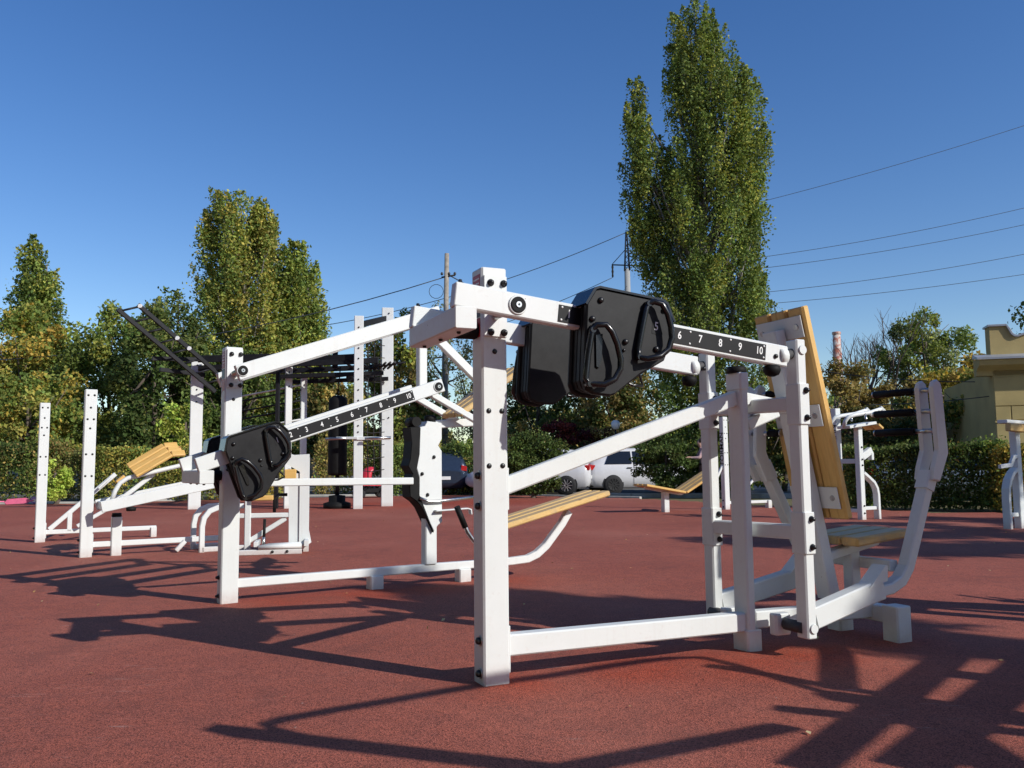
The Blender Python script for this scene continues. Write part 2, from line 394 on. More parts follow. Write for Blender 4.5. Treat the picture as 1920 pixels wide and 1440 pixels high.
def kerb(name, pts, w=.16, h=.14, mat='concrete'):
    b = Mb()
    for p, q in zip(pts, pts[1:]):
        z0 = float(hgt(np.array(p[0]), np.array(p[1]))); z1 = float(hgt(np.array(q[0]), np.array(q[1])))
        b.beam((p[0], p[1], z0+h/2-.06), (q[0], q[1], z1+h/2-.06), w, h, (0, 0, 1), .015)
    return struct(b.build(name, mat))
kerb('court_kerb', [(-40, 23.9), (-12, 25.5), (-7, 28.8), (-1, 29.3), (3.7, 25.1)], .12, .10)
kerb('car_park_kerb', [(-1, 30.1), (3.6, 26.2), (9, 24.4), (16, 23.6)], .16, .16)
kerb('lawn_kerb', [(-60, 52), (-24, 52.5), (-18, 49.5)], .5, .62)

# ------------------------------------------------------------------ the weight machines
BACK = (0, -1, 0)
def post(m, h, w=.128, sticker=True, singles=True):
    k = w/2
    p = Mb().box((-k, -k, -.03), (k, k, h), .009).build('post', 'white_paint', m)
    for s, z in ((.0, 1.53), (-.032, 1.25), (.034, 1.25), (-.032, .995), (.036, .995)):
        bolt(p, (s, -k, z*h/1.93), BACK, .0125, 'flat')
    if sticker:
        Mb().box((-k-.0015, -.045, h-.16), (-k, .045, h-.03), .0003).build('sticker', 'sticker_red', p)
        Mb().box((-k-.0015, -.045, h-.235), (-k, .045, h-.165), .0003).build('sticker', 'sticker_dark', p)
        Mb().box((-k-.0015, -.045, h-.33), (-k, .045, h-.24), .0003).build('sticker', 'sticker_red', p)
        for i in range(4): Mb().box((-k-.0025, -.035, h-.055-i*.022), (-k-.0015, .035-.01*(i % 2), h-.048-i*.022), .0002).build('print_line', 'print_white', p)
    return p
def plate(m, zc, k=.064):
    pl = Mb().box((-.055, -k-.009, zc-.105), (.062, -k, zc+.185), .004).build('pivot_plate', 'white_paint', m)
    for s in (-.022, .045):
        for z in (zc+.15, zc-.085): bolt(pl, (s, -k-.009, z), BACK, .0165, 'nut')
    Mb().tube([(0, -.30, zc), (0, .30, zc)], .026, 14).build('axle', 'zinc', m)
    return pl
def arm(m, p, q, t, h=.108, w=.06, ring_at=None, numbers=None, name='weight_arm'):
    """one side of a lever frame between (s,z) points p and q at offset t"""
    a = Mb().beam((p[0], t, p[1]), (q[0], t, q[1]), w, h, (0, 0, 1), .006).build(name, 'white_paint', m)
    sd = -1 if t < 0 else 1; f = t+sd*w/2
    if ring_at:
        washer(a, (ring_at[0], f, ring_at[1]), (0, sd, 0), .044, 'white_paint', .008)
        washer(a, (ring_at[0], f+sd*.008, ring_at[1]), (0, sd, 0), .036, 'black_rubber', .006)
        washer(a, (ring_at[0], f+sd*.014, ring_at[1]), (0, sd, 0), .014, 'zinc', .004)
        washer(a, (ring_at[0], f+sd*.018, ring_at[1]), (0, sd, 0), .005, 'bolt_black', .002)
    if numbers and t < 0:
        o, d, s0, step, s1, s2 = numbers
        d = Vector((d[0], 0, d[1])).normalized(); u = Vector((-d.z, 0, d.x)); o = Vector((o[0], f, o[1]))
        b = Mb(); P = lambda aa, bb, tt: o+d*aa+u*bb+Vector((0, tt, 0))
        b.prism([(s1, -.0395), (s2, -.0395), (s2, .0395), (s1, .0395)], P, 0, -.003, .0006)
        npl = b.build('number_plate', 'print_black', a)
        for i in range(10): text(str(i+1), .054, npl, P(s0+i*step, 0.002, -.0032), d, u, name='numeral', sx=.82)
        rv = [s1+.016, s2-.014]+[s0+step*(i+.5) for i in (1, 3, 5, 7)]
        for s_ in rv:
            for bb in (.029, -.029):
                w_ = Mb(); w_.lathe([(.0055, 0), (.005, .002), (0, .003)], P(s_, bb, -.003), (0, -1, 0), 8); w_.build('rivet', 'print_white', npl)
    return a
WPOLY = [(-.378, .05), (-.342, .118), (-.318, .127), (.02, .127), (.045, .115), (.085, .045), (.088, -.05), (.055, -.15), (-.07, -.235), (-.20, -.345), (-.225, -.355), (-.31, -.357), (-.345, -.345), (-.362, -.31)]
def weight(m, o, d, t, number):
    """sliding weight block: steel slabs between two plastic cheeks with two grab loops; o = slot point on the arm"""
    sd = -1 if t < 0 else 1
    d = Vector((d[0], 0, d[1])).normalized(); u = Vector((-d.z, 0, d.x)); o = Vector((o[0], t, o[1]))
    P = lambda a, b, c: o+d*a+u*b+Vector((0, sd*c-(.085 if sd > 0 else 0), 0))
    sc = lambda k, da=0: [(-.165+(a+.165)*k+da, -.11+(b+.11)*k) for a, b in WPOLY]
    body = Mb()
    for i in range(3): body.prism(sc(.93), P, -.020+i*.036, -.020+i*.036+.031, .003)
    w = body.build('weight_block', 'black_plastic', m)
    ck = Mb(); ck.prism(WPOLY, P, .085, .118, .010); c1 = ck.build('cheek', 'black_plastic', w)
    ck = Mb(); ck.prism(WPOLY, P, -.048, -.020, .010); ck.build('cheek', 'black_plastic', w)
    # bent top cover
    tp = Mb(); tp.prism([(-.388, .045), (-.346, .126), (-.32, .137), (.022, .137), (.05, .123), (.096, .04), (.088, .036), (.044, .112), (.02, .127), (-.318, .127), (-.337, .118), (-.378, .04)], P, -.050, .124, 0); tp.build('cover', 'gloss_black', w)
    for pts in ([(-.35, -.075), (-.335, -.05), (-.295, -.045), (-.265, -.075), (-.235, -.125), (-.212, -.19), (-.21, -.235), (-.235, -.285), (-.285, -.315), (-.345, -.318), (-.362, -.295), (-.36, -.19), (-.352, -.10)],
                [(-.045, .095), (-.02, .108), (.015, .10), (.045, .055), (.066, .0), (.075, -.05), (.062, -.105), (.02, -.145), (-.05, -.168), (-.075, -.16), (-.08, -.12), (-.068, -.03), (-.055, .06)]):
        n = len(pts); pp = pts+pts[:2]
        hb = Mb(); hb.tube([P(a-(.0 if pts[0][0] < -.2 else .024), b, .118+.05*min(1, .35+abs(math.sin(i/(n-1)*math.pi)) if i < n-4 else .32)) for i, (a, b) in enumerate(pp)], .0145, 10, False)
        h = hb.build('grab_handle', 'gloss_black', w)
        for q in (pts[0], pts[-4]): lg = Mb(); dx_h = 0. if pts[0][0] < -.2 else .024; lg.tube([P(q[0]-dx_h, q[1], .115), P(q[0]-dx_h, q[1], .15)], .014, 8); lg.build('handle_foot', 'gloss_black', h)
    pk = Mb(); pk.prism([(-.325, -.09), (-.29, -.08), (-.285, -.20), (-.297, -.24), (-.31, -.235)], P, .118, .128, .003); pk.build('slot_lever', 'gloss_black', w)
    for a, b in ((-.31, .072), (-.345, -.02), (-.166, -.097), (-.17, -.137), (.03, .085), (.0, -.105)):
        bolt(w, P(a, b, .118), (0, sd, 0), .014 if b != -.137 else .008)
    sl = Mb(); sl.prism([(-.028, -.035), (.03, -.035), (.03, .035), (-.028, .035)], P, .118, .1195, 0); so = sl.build('slot_window', 'print_black', w)
    if sd < 0: text(str(number), .056, so, P(-.006, 0, .120), d, u, name='numeral', sx=.82)
    rp = Mb(); c = [( -.055, -.205), (-.035, -.24), (-.02, -.275), (-.075, -.28), (-.105, -.272), (-.09, -.245), (-.068, -.225)]
    rp.tube([P(a, b, .06) for a, b in c+c[:1]], .007, 8, False); rp.build('pull_loop', 'gloss_black', w)
    return w
def stopbox(m, s0, s1, z0, z1, buffer_to, bz):
    b = Mb().beam(((s0+s1)/2, -.332, (z0+z1)/2), ((s0+s1)/2, .332, (z0+z1)/2), s1-s0, z1-z0, (0, 0, 1), .006).build('cross_box', 'white_paint', m)
    rb = Mb(); rb.lathe([(.036, 0), (.041, .02), (.041, buffer_to-s1-.012), (.034, buffer_to-s1)], (s1, 0, bz), (1, 0, 0), 16); rb.build('buffer', 'black_rubber', b)
    for t in (-.24, .0, .24): bolt(b, ((s0+s1)/2, t, z0), (0, 0, -1), .010)
    return b

# ---- chest press with sliding weights (foreground)
m1 = thing('chest_press_machine', 'white chest press machine with black weight block set at five and wooden seat', 'gym machine', (*M1O, 0), M1A, 'sliding weight machines')
p1 = post(m1, 1.93)
for z in (.95, .81, .20, .055):
    washer(p1, (-.064, -.02, z), (-1, 0, 0), .024, 'zinc'); bolt(p1, (-.068, -.02, z), (-1, 0, 0), .017, 'cap')
for z0, z1 in ((.79, .985), (.05, .26)): Mb().box((.064, -.05, z0), (.074, .05, z1), .003).build('end_plate', 'white_paint', p1)
plate(m1, 1.7045)
cz = lambda s: 1.7036-.109*s
A1D = (1, -.109)
for t in (-.30, .30):
    a = arm(m1, (-.293, cz(-.293)), (1.52 if t < 0 else 1.40, cz(1.52 if t < 0 else 1.40)), t, ring_at=(0, 1.7045), numbers=((0, 1.7036), A1D, .257, .1207, .203, 1.385))
    bolt(a, (-.26, t, cz(-.26)+.053), (0, 0, 1), .014, 'nut')
    bolt(a, (1.44, t-.03, cz(1.44)-.01), BACK, .012)
    weight(m1, (.672, cz(.672)), A1D, t, 5)
    # link rods and levers
for t in (-.30, .30):
    sd = -1 if t < 0 else 1; lk_s = 1.60 if t < 0 else 1.485
    lk = Mb().beam((lk_s, t, .115), (lk_s, t, 1.63), .085, .062, (1, 0, 0), .008).build('link_rod', 'white_paint', m1)
    for z0, z1 in ((1.19, 1.40), (.535, .745)):
        cp = Mb().box((lk_s-.034, t-sd*.0-.052, z0), (lk_s+.036, t+.052, z1), .006).build('clamp', 'white_paint', lk)
        for z in (z0+.035, z1-.035): bolt(cp, (lk_s+.01, t-.052, z), BACK, .016, 'nut')
    washer(lk, (lk_s+.005, t+sd*.0435, .165), (0, sd, 0), .024, 'white_paint', .008)
    washer(lk, (lk_s+.005, t+sd*.0435, 1.575), (0, sd, 0), .024, 'white_paint', .008)
    Mb().tube([(lk_s-.10, t-sd*.0, cz(1.5)), (lk_s-.02, t, 1.56)], .027, 12).build('joint_pin', 'grey_rubber', lk)
    Mb().tube([(lk_s-.125, t, cz(1.5)), (lk_s-.08, t, 1.545)], .046, 14).build('joint_bush', 'white_paint', lk)
    ax = Mb().tube([(lk_s-.02, t, .165), (lk_s-.02, t-sd*.13, .165)], .030, 14).build('axle_stub', 'grey_rubber', lk)
    Mb().box((lk_s-.075, t-sd*.17-.03, .105), (lk_s+.03, t-sd*.17+.03, .215), .012).build('bearing_block', 'white_paint', lk)
    lv = Mb().bent([(lk_s+.032, t, .212), (2.0, t, .305), (2.10, t, .328)], .08, .108, axis=(0, 1, 0)).build('lever', 'white_paint', m1)
    LP = [(2.06, t, .312), (2.17, t, .325), (2.25, t, .36), (2.305, t, .425), (2.35, t, .53), (2.43, t, .725), (2.505, t, .91)] if t < 0 else [(2.06, t, .30), (2.12, t, .33), (2.14, t, .40), (2.12, t, .50), (1.88, t, .96)]
    Mb().bent(LP, .072, .058, axis=(0, 1, 0)).build('lever_tube', 'white_paint', lv)
    Mb().bent([(2.475, t, .84), (2.515, t, .935)] if t < 0 else [(1.91, t, .90), (1.86, t, 1.0)], .086, .070, axis=(0, 1, 0)).build('collar', 'white_paint', lv)
    FX = (lambda a: a) if t < 0 else (lambda a: 1.87-(a-2.50))      # the far lever is swung back
    gp = Mb(); gp.prism([(1.99, .34), (2.12, .37), (2.125, .45), (2.11, .45)], lambda a, b, c: Vector((a, c, b)), t-.046, t+.046); gp.build('gusset', 'white_paint', lv)
    for off in (sd*.048, -sd*.048):
        fp = Mb(); fp.prism([(2.475, .895), (2.53, .885), (2.605, 1.035), (2.582, 1.40), (2.572, 1.435), (2.55, 1.45), (2.525, 1.44), (2.512, 1.41), (2.53, 1.055), (2.49, .96)], lambda a, b, c: Vector((FX(a), c, b)), t+off-.015, t+off+.015, .006)
        fp.build('fork_plate', 'white_paint', lv)
    for z in (1.165, 1.275, 1.393):
        Mb().tube([(FX(2.545), t+sd*.055, z), (FX(2.53), t-sd*.085, z)], .014, 10).build('pin', 'zinc', lv)
        g = Mb(); g.tube([(FX(2.53), t-sd*.088, z), (FX(2.50), t-sd*(.335 if t < 0 else .15), z+.0)], .021, 12); go = g.build('grip', 'black_rubber', lv)
        ge = .335 if t < 0 else .15
        Mb().tube([(FX(2.50), t-sd*ge, z), (FX(2.499), t-sd*(ge+.013), z)], [.021, .017], 12).build('grip_cap', 'zinc', go)
for z in (1.30, .64): Mb().beam((1.598, -.258, z), (1.485, .258, z), .055, .075, (0, 0, 1)).build('cross_tube', 'white_paint', m1)
Mb().beam((2.275, -.25, .43), (2.275, .25, .43), .06, .06).build('lever_cross_tube', 'white_paint', m1)
stopbox(m1, -.295, -.195, 1.585, 1.683, -.064, 1.632)
Mb().beam((.064, 0, .168), (1.435, 0, .162), .075, .097).build('base_beam', 'white_paint', m1)
Mb().beam((.066, 0, .897), (1.435, 0, 1.346), .056, .080).build('brace', 'white_paint', m1)
cpst = Mb().box((1.43, -.06, .115), (1.482, .06, 1.475), .009).build('stop_post', 'white_paint', m1)
Mb().box((1.426, -.064, 1.39), (1.487, .064, 1.483), .008).build('post_cap', 'white_paint', cpst)
cb = Mb(); cb.lathe([(.05, 0), (.055, .008), (.052, .022), (.048, .035)], (1.456, 0, 1.483), (0, 0, 1), 18); cb.build('buffer', 'black_rubber', cpst)
for t in (-.30, .30):
    bb_ = Mb(); bb_.lathe([(.022, 0), (.04, .006), (.045, .028), (.035, .05), (.012, .06)], (1.36 if t > 0 else 1.44, t, cz(1.42)-.054), (0, 0, -1), 16); bb_.build('rest_buffer', 'black_rubber', m1)
Mb().box((1.42, -.064, -.02), (1.515, .064, .124), .008).build('foot', 'white_paint', m1)
Mb().beam((1.50, 0, .168), (2.33, 0, .160), .075, .09).build('spine_beam', 'white_paint', m1)
Mb().beam((2.365, -.11, .145), (2.365, .20, .145), .085, .09).build('rear_beam', 'white_paint', m1)
for t in (-.165, .255): Mb().box((2.312, t-.056, -.02), (2.422, t+.056, .2), .009).build('foot', 'white_paint', m1)
# backrest
bd = Vector((2.003-1.75, 0, .687-1.838)).normalized(); bn = Vector((-bd.z, 0, bd.x))   # towards +s
def BP(l, t, n): return Vector((1.75, 0, 1.838))+bd*l+Vector((0, t, 0))+bn*n
sup = Mb().beam(BP(.10, .0, -.055), BP(1.62, .0, -.055), .11, .075, bn).build('backrest_support', 'white_paint', m1)
for i, t in enumerate((-.137, 0.0, .137)): plank(m1, BP(0, t, .025), BP(1.18, t, .025), .126, .05, bn, 'pine', 'back_plank')
for l in (.105, .60, 1.06):
    br = Mb().beam(BP(l-.06, 0, -.008), BP(l+.06, 0, -.008), .36, .008, bn, .003).build('bracket', 'white_paint', m1)
    for t in (-.137, .137): washer(br, BP(l, t, -.012), -bn, .016, 'zinc', .005)
Mb().beam((1.482, 0, 1.345), BP(.53, 0, -.09), .06, .07).build('upper_strut', 'white_paint', m1)
Mb().beam((1.49, -.02, 1.20), (1.70, -.02, 1.275), .05, .06).build('tilt_strut', 'white_paint', m1)
for i in range(3): plank(m1, (2.075, -.137+.137*i, .560), (2.46, -.137+.137*i, .596), .126, .05, (0, 0, 1), 'pine_worn', 'seat_plank')
Mb().beam((2.02, 0, .47), (2.40, 0, .545), .08, .05).build('seat_bracket', 'white_paint', m1)
Mb().beam((2.22, 0, .18), (2.22, 0, .51), .07, .07, (1, 0, 0)).build('seat_stem', 'white_paint', m1)

# ---- lat machine behind the left of it
m2 = thing('lat_machine', 'white lever machine with black weight block set at one hanging low on its post', 'gym machine', (*M2O, 0), M2A, 'sliding weight machines')
p2 = post(m2, 1.904)
for z in (.19, .055): bolt(p2, (-.064, 0, z), (-1, 0, 0), .017, 'nut'); bolt(p2, (.064, .03, z), (1, 0, 0), .017, 'nut')
plate(m2, 1.70)
for t in (-.30, .30):
    arm(m2, (-.035, 1.682), (1.60, 2.262), t, h=.115, ring_at=(.0, 1.70), name='upper_arm')
    a = arm(m2, (-.30, 1.013), (1.625, 1.659), t, ring_at=(1.578, 1.643), numbers=((1.578, 1.643), (1, .3355), -1.41+.0, .1254, -1.43, -.235))
    for q in range(2): pass
    bolt(a, (-.26, t, 1.08), (0, 0, 1), .012, 'nut')
    weight(m2, (1.578-1.41*.948, 1.643-1.41*.318), (1, .3355), t, 1)
    Mb().beam((1.58, t*.55, 1.60), (2.03, t*.55, 1.375), .05, .055).build('lower_brace', 'white_paint', m2)
stopbox(m2, -.285, -.185, .885, .98, -.064, .94)
Mb().tube([(1.578, -.30, 1.643), (1.578, .30, 1.643)], .026, 14).build('axle', 'zinc', m2)
Mb().beam((1.58, 0, 1.60), (1.58, 0, 2.27), .075, .075, (1, 0, 0)).build('upright', 'white_paint', m2)
Mb().beam((1.56, -.27, 2.245), (1.56, .27, 2.245), .07, .09).build('cross_tube', 'white_paint', m2)
Mb().beam((1.60, 0, 2.20), (2.40, 0, 1.52), .06, .075).build('front_brace', 'white_paint', m2)
Mb().bent([(.066, 0, .138), (2.45, 0, .146), (2.62, 0, .155), (2.72, 0, .19), (2.82, 0, .26), (3.0, 0, .45), (3.08, 0, .56)], .066, .066, axis=(0, 1, 0)).build('base_beam', 'white_paint', m2)
for s in (1.165, 1.97): Mb().box((s-.055, -.055, -.02), (s+.055, .055, .115), .008).build('foot', 'white_paint', m2)
cp2 = Mb().box((1.597, -.05, .175), (1.70, .05, 1.33), .008).build('knee_post', 'white_paint', m2)
hs = Mb(); hs.prism([(1.66, .45), (1.70, .50), (1.735, .52), (1.735, 1.12), (1.70, 1.17), (1.735, 1.23), (1.735, 1.36), (1.60, 1.372), (1.575, 1.33), (1.535, 1.32), (1.525, 1.1), (1.50, .98), (1.525, .90), (1.525, .75), (1.55, .66)], lambda a, b, c: Vector((a, c, b)), -.075, .075, .006)
ho = hs.build('housing', 'white_paint', cp2)
pad = Mb(); pad.prism([(1.655, .44), (1.55, .645), (1.50, .70), (1.44, .74), (1.43, .86), (1.46, .93), (1.42, 1.0), (1.44, 1.06), (1.455, 1.2), (1.44, 1.32), (1.53, 1.325), (1.523, 1.1), (1.498, .98), (1.523, .90), (1.523, .75)], lambda a, b, c: Vector((a, c, b)), -.085, .085, .008)
pad.build('knee_pad', 'black_rubber', cp2)
for s, z in ((1.66, 1.07), (1.55, .93), (1.60, .755)): bolt(ho, (s, -.075, z), BACK, .015, 'nut')
rl = Mb(); rl.lathe([(.04, 0), (.05, .01), (.05, .045), (.03, .055)], (1.66, 0, 1.372), (0, 0, 1), 16); rl.build('buffer', 'black_rubber', cp2)
Mb().tube([(1.50, -.08, 1.365), (1.50, .08, 1.365)], .042, 16).build('roller', 'black_rubber', cp2)
Mb().beam((.27, -.08, .882), (1.46, -.08, .872), .05, .058).build('side_rail', 'white_paint', m2)
Mb().tube([(.27, -.05, .89), (.2, 0, .86), (.12, 0, .80)], .02, 10).build('side_rail_end', 'black_rubber', m2)
Mb().tube([(1.52, -.10, .73), (1.60, -.10, .70), (1.70, -.10, .70), (2.1, -.10, .73)], .013, 10).build('pull_rod', 'zinc', m2)
Mb().bent([(1.66, -.1, .62), (1.96, -.1, .63), (1.99, -.1, .62), (1.995, -.1, .58)], .05, .012, axis=(0, 1, 0), r=.003).build('hook_bar', 'white_paint', m2)
Mb().beam((1.70, 0, 1.35), (2.10, 0, 1.375), .07, .07).build('rest_beam', 'white_paint', m2)
for i in range(3): plank(m2, (1.86, -.13+.13*i, 1.43), (2.52, -.13+.13*i, 1.87), .118, .05, (-.55, 0, .83), 'pine_worn', 'rest_plank')
for i in range(3): plank(m2, (2.18, -.14+.137*i, .44), (3.42, -.14+.137*i, .725), .118, .05, (-.22, 0, .97), 'pine_worn', 'seat_plank')
gr2 = Mb().tube([(1.82, -.22, .62), (1.90, -.22, .44), (1.96, -.22, .36), (2.2, -.22, .33)], .018, 10).build('grab_tube', 'zinc', m2)
Mb().tube([(1.80, -.22, .655), (1.88, -.22, .48)], .025, 10).build('grip', 'black_rubber', gr2)

# ---- bench machines with twin posts at the far left
M3O = (-4.879, 9.911)
m3 = thing('arm_curl_machine', 'white lever machine with yellow sloped pad beside its tall bare post', 'gym machine', (*M3O, 0), 31)
def tallpost(m, h):
    k = .064; p = Mb().box((-k, -k, -.03), (k, k, h), .009).build('post', 'white_paint', m)
    for s, z in ((-.03, .965), (.035, .965), (.0, .89), (-.03, .82), (.035, .82), (.0, .765), (-.033, .61), (.033, .61), (-.033, .48), (.033, .48)):
        bolt(p, (s, -k, z*h), BACK, .0125, 'flat')
    for z in (.19, .055): bolt(p, (-k, 0, z), (-1, 0, 0), .017, 'nut'); bolt(p, (k, .03, z), (1, 0, 0), .017, 'nut')
    Mb().box((k, -.05, .05), (k+.01, .05, .26), .003).build('end_plate', 'white_paint', p)
    return p
tallpost(m3, 1.91)
for t in (-.30, .30): arm(m3, (.12, .57), (1.75, .90), t, h=.125, name='lever_arm')
Mb().beam((.17, -.27, .575), (.17, .27, .575), .08, .09).build('cross_tube', 'white_paint', m3)
Mb().box((.262, -.05, -.02), (.372, .05, .44), .008).build('foot_post', 'white_paint', m3)
bf = Mb(); bf.lathe([(.05, 0), (.055, .01), (.05, .045)], (.316, 0, .44), (0, 0, 1), 16); bf.build('buffer', 'black_rubber', m3)
bf = Mb(); bf.lathe([(.03, 0), (.055, .01), (.05, .05)], (.43, -.30, .565), (0, 0, -1), 16); bf.build('buffer', 'black_rubber', m3)
Mb().beam((.066, 0, .135), (1.7, 0, .14), .06, .062).build('base_beam', 'white_paint', m3)
Mb().tube([(.25, 0, .60), (.29, 0, .74), (.34, 0, .83), (.42, 0, .885), (.60, 0, .93), (1.3, 0, 1.10), (1.7, 0, 1.16)], .026, 12).build('swing_tube', 'white_paint', m3)
Mb().beam((.34, .1, .62), (.72, .1, .93), .05, .05).build('pad_strut', 'white_paint', m3)
pd_ = Vector((.40, 0, .25)).normalized(); pu_ = Vector((-.33, -.58, .74)); pu_ = (pu_-pd_*pu_.dot(pd_)).normalized(); ps_ = pd_.cross(pu_)
for i in range(3):
    o_ = Vector((.46, 0, .97))-ps_*.10*(i-1); plank(m3, o_, o_+pd_*.46, .092, .04, pu_, 'pine', 'pad_plank'); plank(m3, o_+pd_*.465, o_+pd_*.465+Vector((.15, 0, .01)), .092, .04, pu_, 'pine', 'pad_plank')
Mb().tube([(.86, 0, 1.10), (1.25, 0, 1.12)], .018, 10).build('pad_tube', 'black_rubber', m3)
for t in (-.25, .25):
    Mb().bent([(1.22, t, -.01), (1.22, t, .30), (1.24, t, .40), (1.30, t, .48), (1.40, t, .52), (1.7, t, .53)], .06, .06, axis=(0, 1, 0)).build('side_frame', 'white_paint', m3)
    Mb().beam((1.22, t, .03), (1.72, t, .03), .06, .06).build('floor_rail', 'white_paint', m3)
Mb().beam((.96, -.1, .02), (1.06, -.1, .13), .05, .05).build('stay', 'white_paint', m3)
M4O = (-6.536, 11.984)
m4 = thing('leg_curl_machine', 'white machine with slanting brace and small wooden pad on its far tall post', 'gym machine', (*M4O, 0), 31)
tallpost(m4, 1.92)
Mb().beam((.066, 0, .13), (1.5, 0, .13), .06, .062).build('base_beam', 'white_paint', m4)
Mb().beam((.11, 0, .165), (.93, 0, .92), .055, .06).build('brace', 'white_paint', m4)
Mb().box((.33, -.03, .13), (.39, .03, .40), .006).build('strut', 'white_paint', m4)
Mb().beam((.70, -.12, .72), (.86, -.12, .88), .05, .03).build('pad_bracket', 'white_paint', m4)
plank(m4, (.93, -.16, .80), (1.03, -.16, .89), .12, .05, (-.6, 0, .8), 'pine', 'pad_plank')
Mb().beam((.45, -.1, .20), (.95, -.1, .50), .05, .05).build('lower_brace', 'white_paint', m4)
Mb().box((1.42, -.06, -.02), (1.5, .06, .14), .006).build('foot', 'white_paint', m4)

# ---- seated pulley behind the lat machine
m5 = thing('leg_press_machine', 'low white leg press with wooden blocks and hinged footplate behind the weight block', 'gym machine', (-2.55, 10.3, 0), 12)
def g5(x, y): return ((x-1590)/6.55/1610*10.35, (1290-y)/6.55/1610*10.35)   # small helper: drawing units -> metres on this machine
Mb().prism([g5(1480, 1290), g5(1590, 1290), g5(1600, 560), g5(1585, 330), g5(1470, 330)], lambda a, b, c: Vector((a, c, b-.02)), -.03, .12, .006).build('pillar', 'white_paint', m5)
Mb().prism([g5(1600, 1290), g5(1745, 1180), g5(1705, 980), g5(1712, 120), g5(1530, 130), g5(1500, 120), g5(1425, 200), g5(1430, 230), g5(1600, 330)], lambda a, b, c: Vector((a, c, b)), -.05, -.035, .003).build('side_plate', 'white_paint', m5)
Mb().prism([g5(1650, 1290), g5(1712, 1290), g5(1712, 140), g5(1620, 140)], lambda a, b, c: Vector((a, c, b-.02)), -.03, .10, .006).build('rear_pillar', 'white_paint', m5)
plank(m5, (g5(1425, 0)[0], -.11, g5(0, 370)[1]), (g5(1560, 0)[0], -.11, g5(0, 370)[1]), .12, .135, (0, 0, 1), 'pine', 'pad_block')
plank(m5, (g5(1060, 0)[0], .0, g5(0, 640)[1]), (g5(1290, 0)[0], .0, g5(0, 640)[1]), .22, .06, (0, 0, 1), 'pine', 'seat_plank')
Mb().beam((g5(1000, 0)[0], 0, -.02), (g5(1000, 0)[0], 0, g5(0, 620)[1]), .07, .07, (1, 0, 0)).build('front_pillar', 'white_paint', m5)
Mb().beam((*[g5(880, 850)[0]], 0, g5(0, 850)[1]), (g5(1480, 0)[0], 0, g5(0, 850)[1]), .05, .055).build('rail', 'white_paint', m5)
Mb().beam((g5(1020, 0)[0], .02, g5(0, 1150)[1]), (g5(1440, 0)[0], .02, g5(0, 890)[1]), .05, .055).build('brace', 'white_paint', m5)
Mb().tube([(g5(1200, 0)[0], -.06, g5(0, 890)[1]), (g5(1192, 0)[0], -.06, g5(0, 1180)[1])], .017, 10).build('damper', 'black_rubber', m5)
Mb().tube([(g5(1192, 0)[0], -.06, g5(0, 1100)[1]), (g5(1192, 0)[0], -.06, g5(0, 1230)[1])], .02, 10).build('damper_rod', 'zinc', m5)
for i in range(4): Mb().tube([(g5(1150, 0)[0]+.03*i, -.30+.07*i, .085), (g5(1640, 0)[0]+.02*i, -.30+.07*i, .095)], .028, 12).build('foot_roller', 'white_paint', m5)
Mb().beam((g5(1120, 0)[0], -.30, .12), (g5(1120, 0)[0], .10, .12), .05, .06).build('roller_bar', 'white_paint', m5)
Mb().beam((g5(1690, 0)[0], -.32, .12), (g5(1690, 0)[0], .10, .12), .05, .07).build('roller_bar', 'white_paint', m5)
Mb().beam((g5(900, 0)[0], -.28, .03), (g5(1640, 0)[0], -.28, .03), .06, .06).build('floor_rail', 'white_paint', m5)
for x in (1310, 1475): bolt(m5, (g5(x, 0)[0], -.31, .035), BACK, .016, 'nut')
Mb().tube([(g5(1300, 0)[0], .1, g5(0, 820)[1]), (g5(1300, 0)[0], .1, g5(0, 660)[1]), (g5(1350, 0)[0], .1, g5(0, 610)[1]), (g5(1450, 0)[0], .1, g5(0, 610)[1])], .02, 10).build('grab_tube', 'black_steel', m5)

# ---- far benches and machines on the right
def lettered(m, p, h, text_='FORMAN', size=.17, z=None):
    """black nameplate lettering running up the -s face of a post"""
    text(text_, size, p, (-.0665, -.005, z or h*.62), (0, 0, 1), (0, 1, 0), 'print_black', 'lettering')
m6 = thing('back_bench', 'low white bench with folded yellow plank seat far beyond the court centre', 'bench', (3.15, 17.79, 0), 20)
Mb().box((-.09, -.07, -.02), (.03, .07, .42), .01).build('leg', 'white_paint', m6)
for i in range(3): plank(m6, (-.60, -.2+.2*i, .56), (.30, -.2+.2*i, .40), .18, .05, (.17, 0, 1), 'pine', 'seat_plank')
for i in range(3): plank(m6, (.32, -.2+.2*i, .40), (1.05, -.2+.2*i, .80), .18, .05, (-.5, 0, .86), 'pine', 'back_plank')
Mb().beam((-.5, 0, .50), (.33, 0, .36), .06, .05).build('frame', 'white_paint', m6)
Mb().beam((.33, 0, .355), (1.05, 0, .745), .06, .05).build('back_frame', 'white_paint', m6)
m7 = thing('pull_machine', 'white slotted machine post with black upright lettering behind the link rods', 'gym machine', (4.56, 18.57, 0), 24)
p7 = tallpost(m7, 1.98); lettered(m7, p7, 1.98, z=1.30)
Mb().beam((.066, 0, .14), (1.2, 0, .14), .06, .062).build('base_beam', 'white_paint', m7)
Mb().beam((-.25, 0, .62), (-.07, 0, .92), .05, .05).build('side_brace', 'white_paint', m7)
Mb().beam((.3, -.1, .3), (1.0, -.1, .9), .05, .05).build('brace', 'white_paint', m7)
Mb().box((1.1, -.06, -.02), (1.2, .06, .17), .006).build('foot', 'white_paint', m7)
m8 = thing('press_machine', 'white press machine with curved horn handles and black lettering in front of clipped hedge', 'gym machine', (5.95, 14.9, 0), 24)
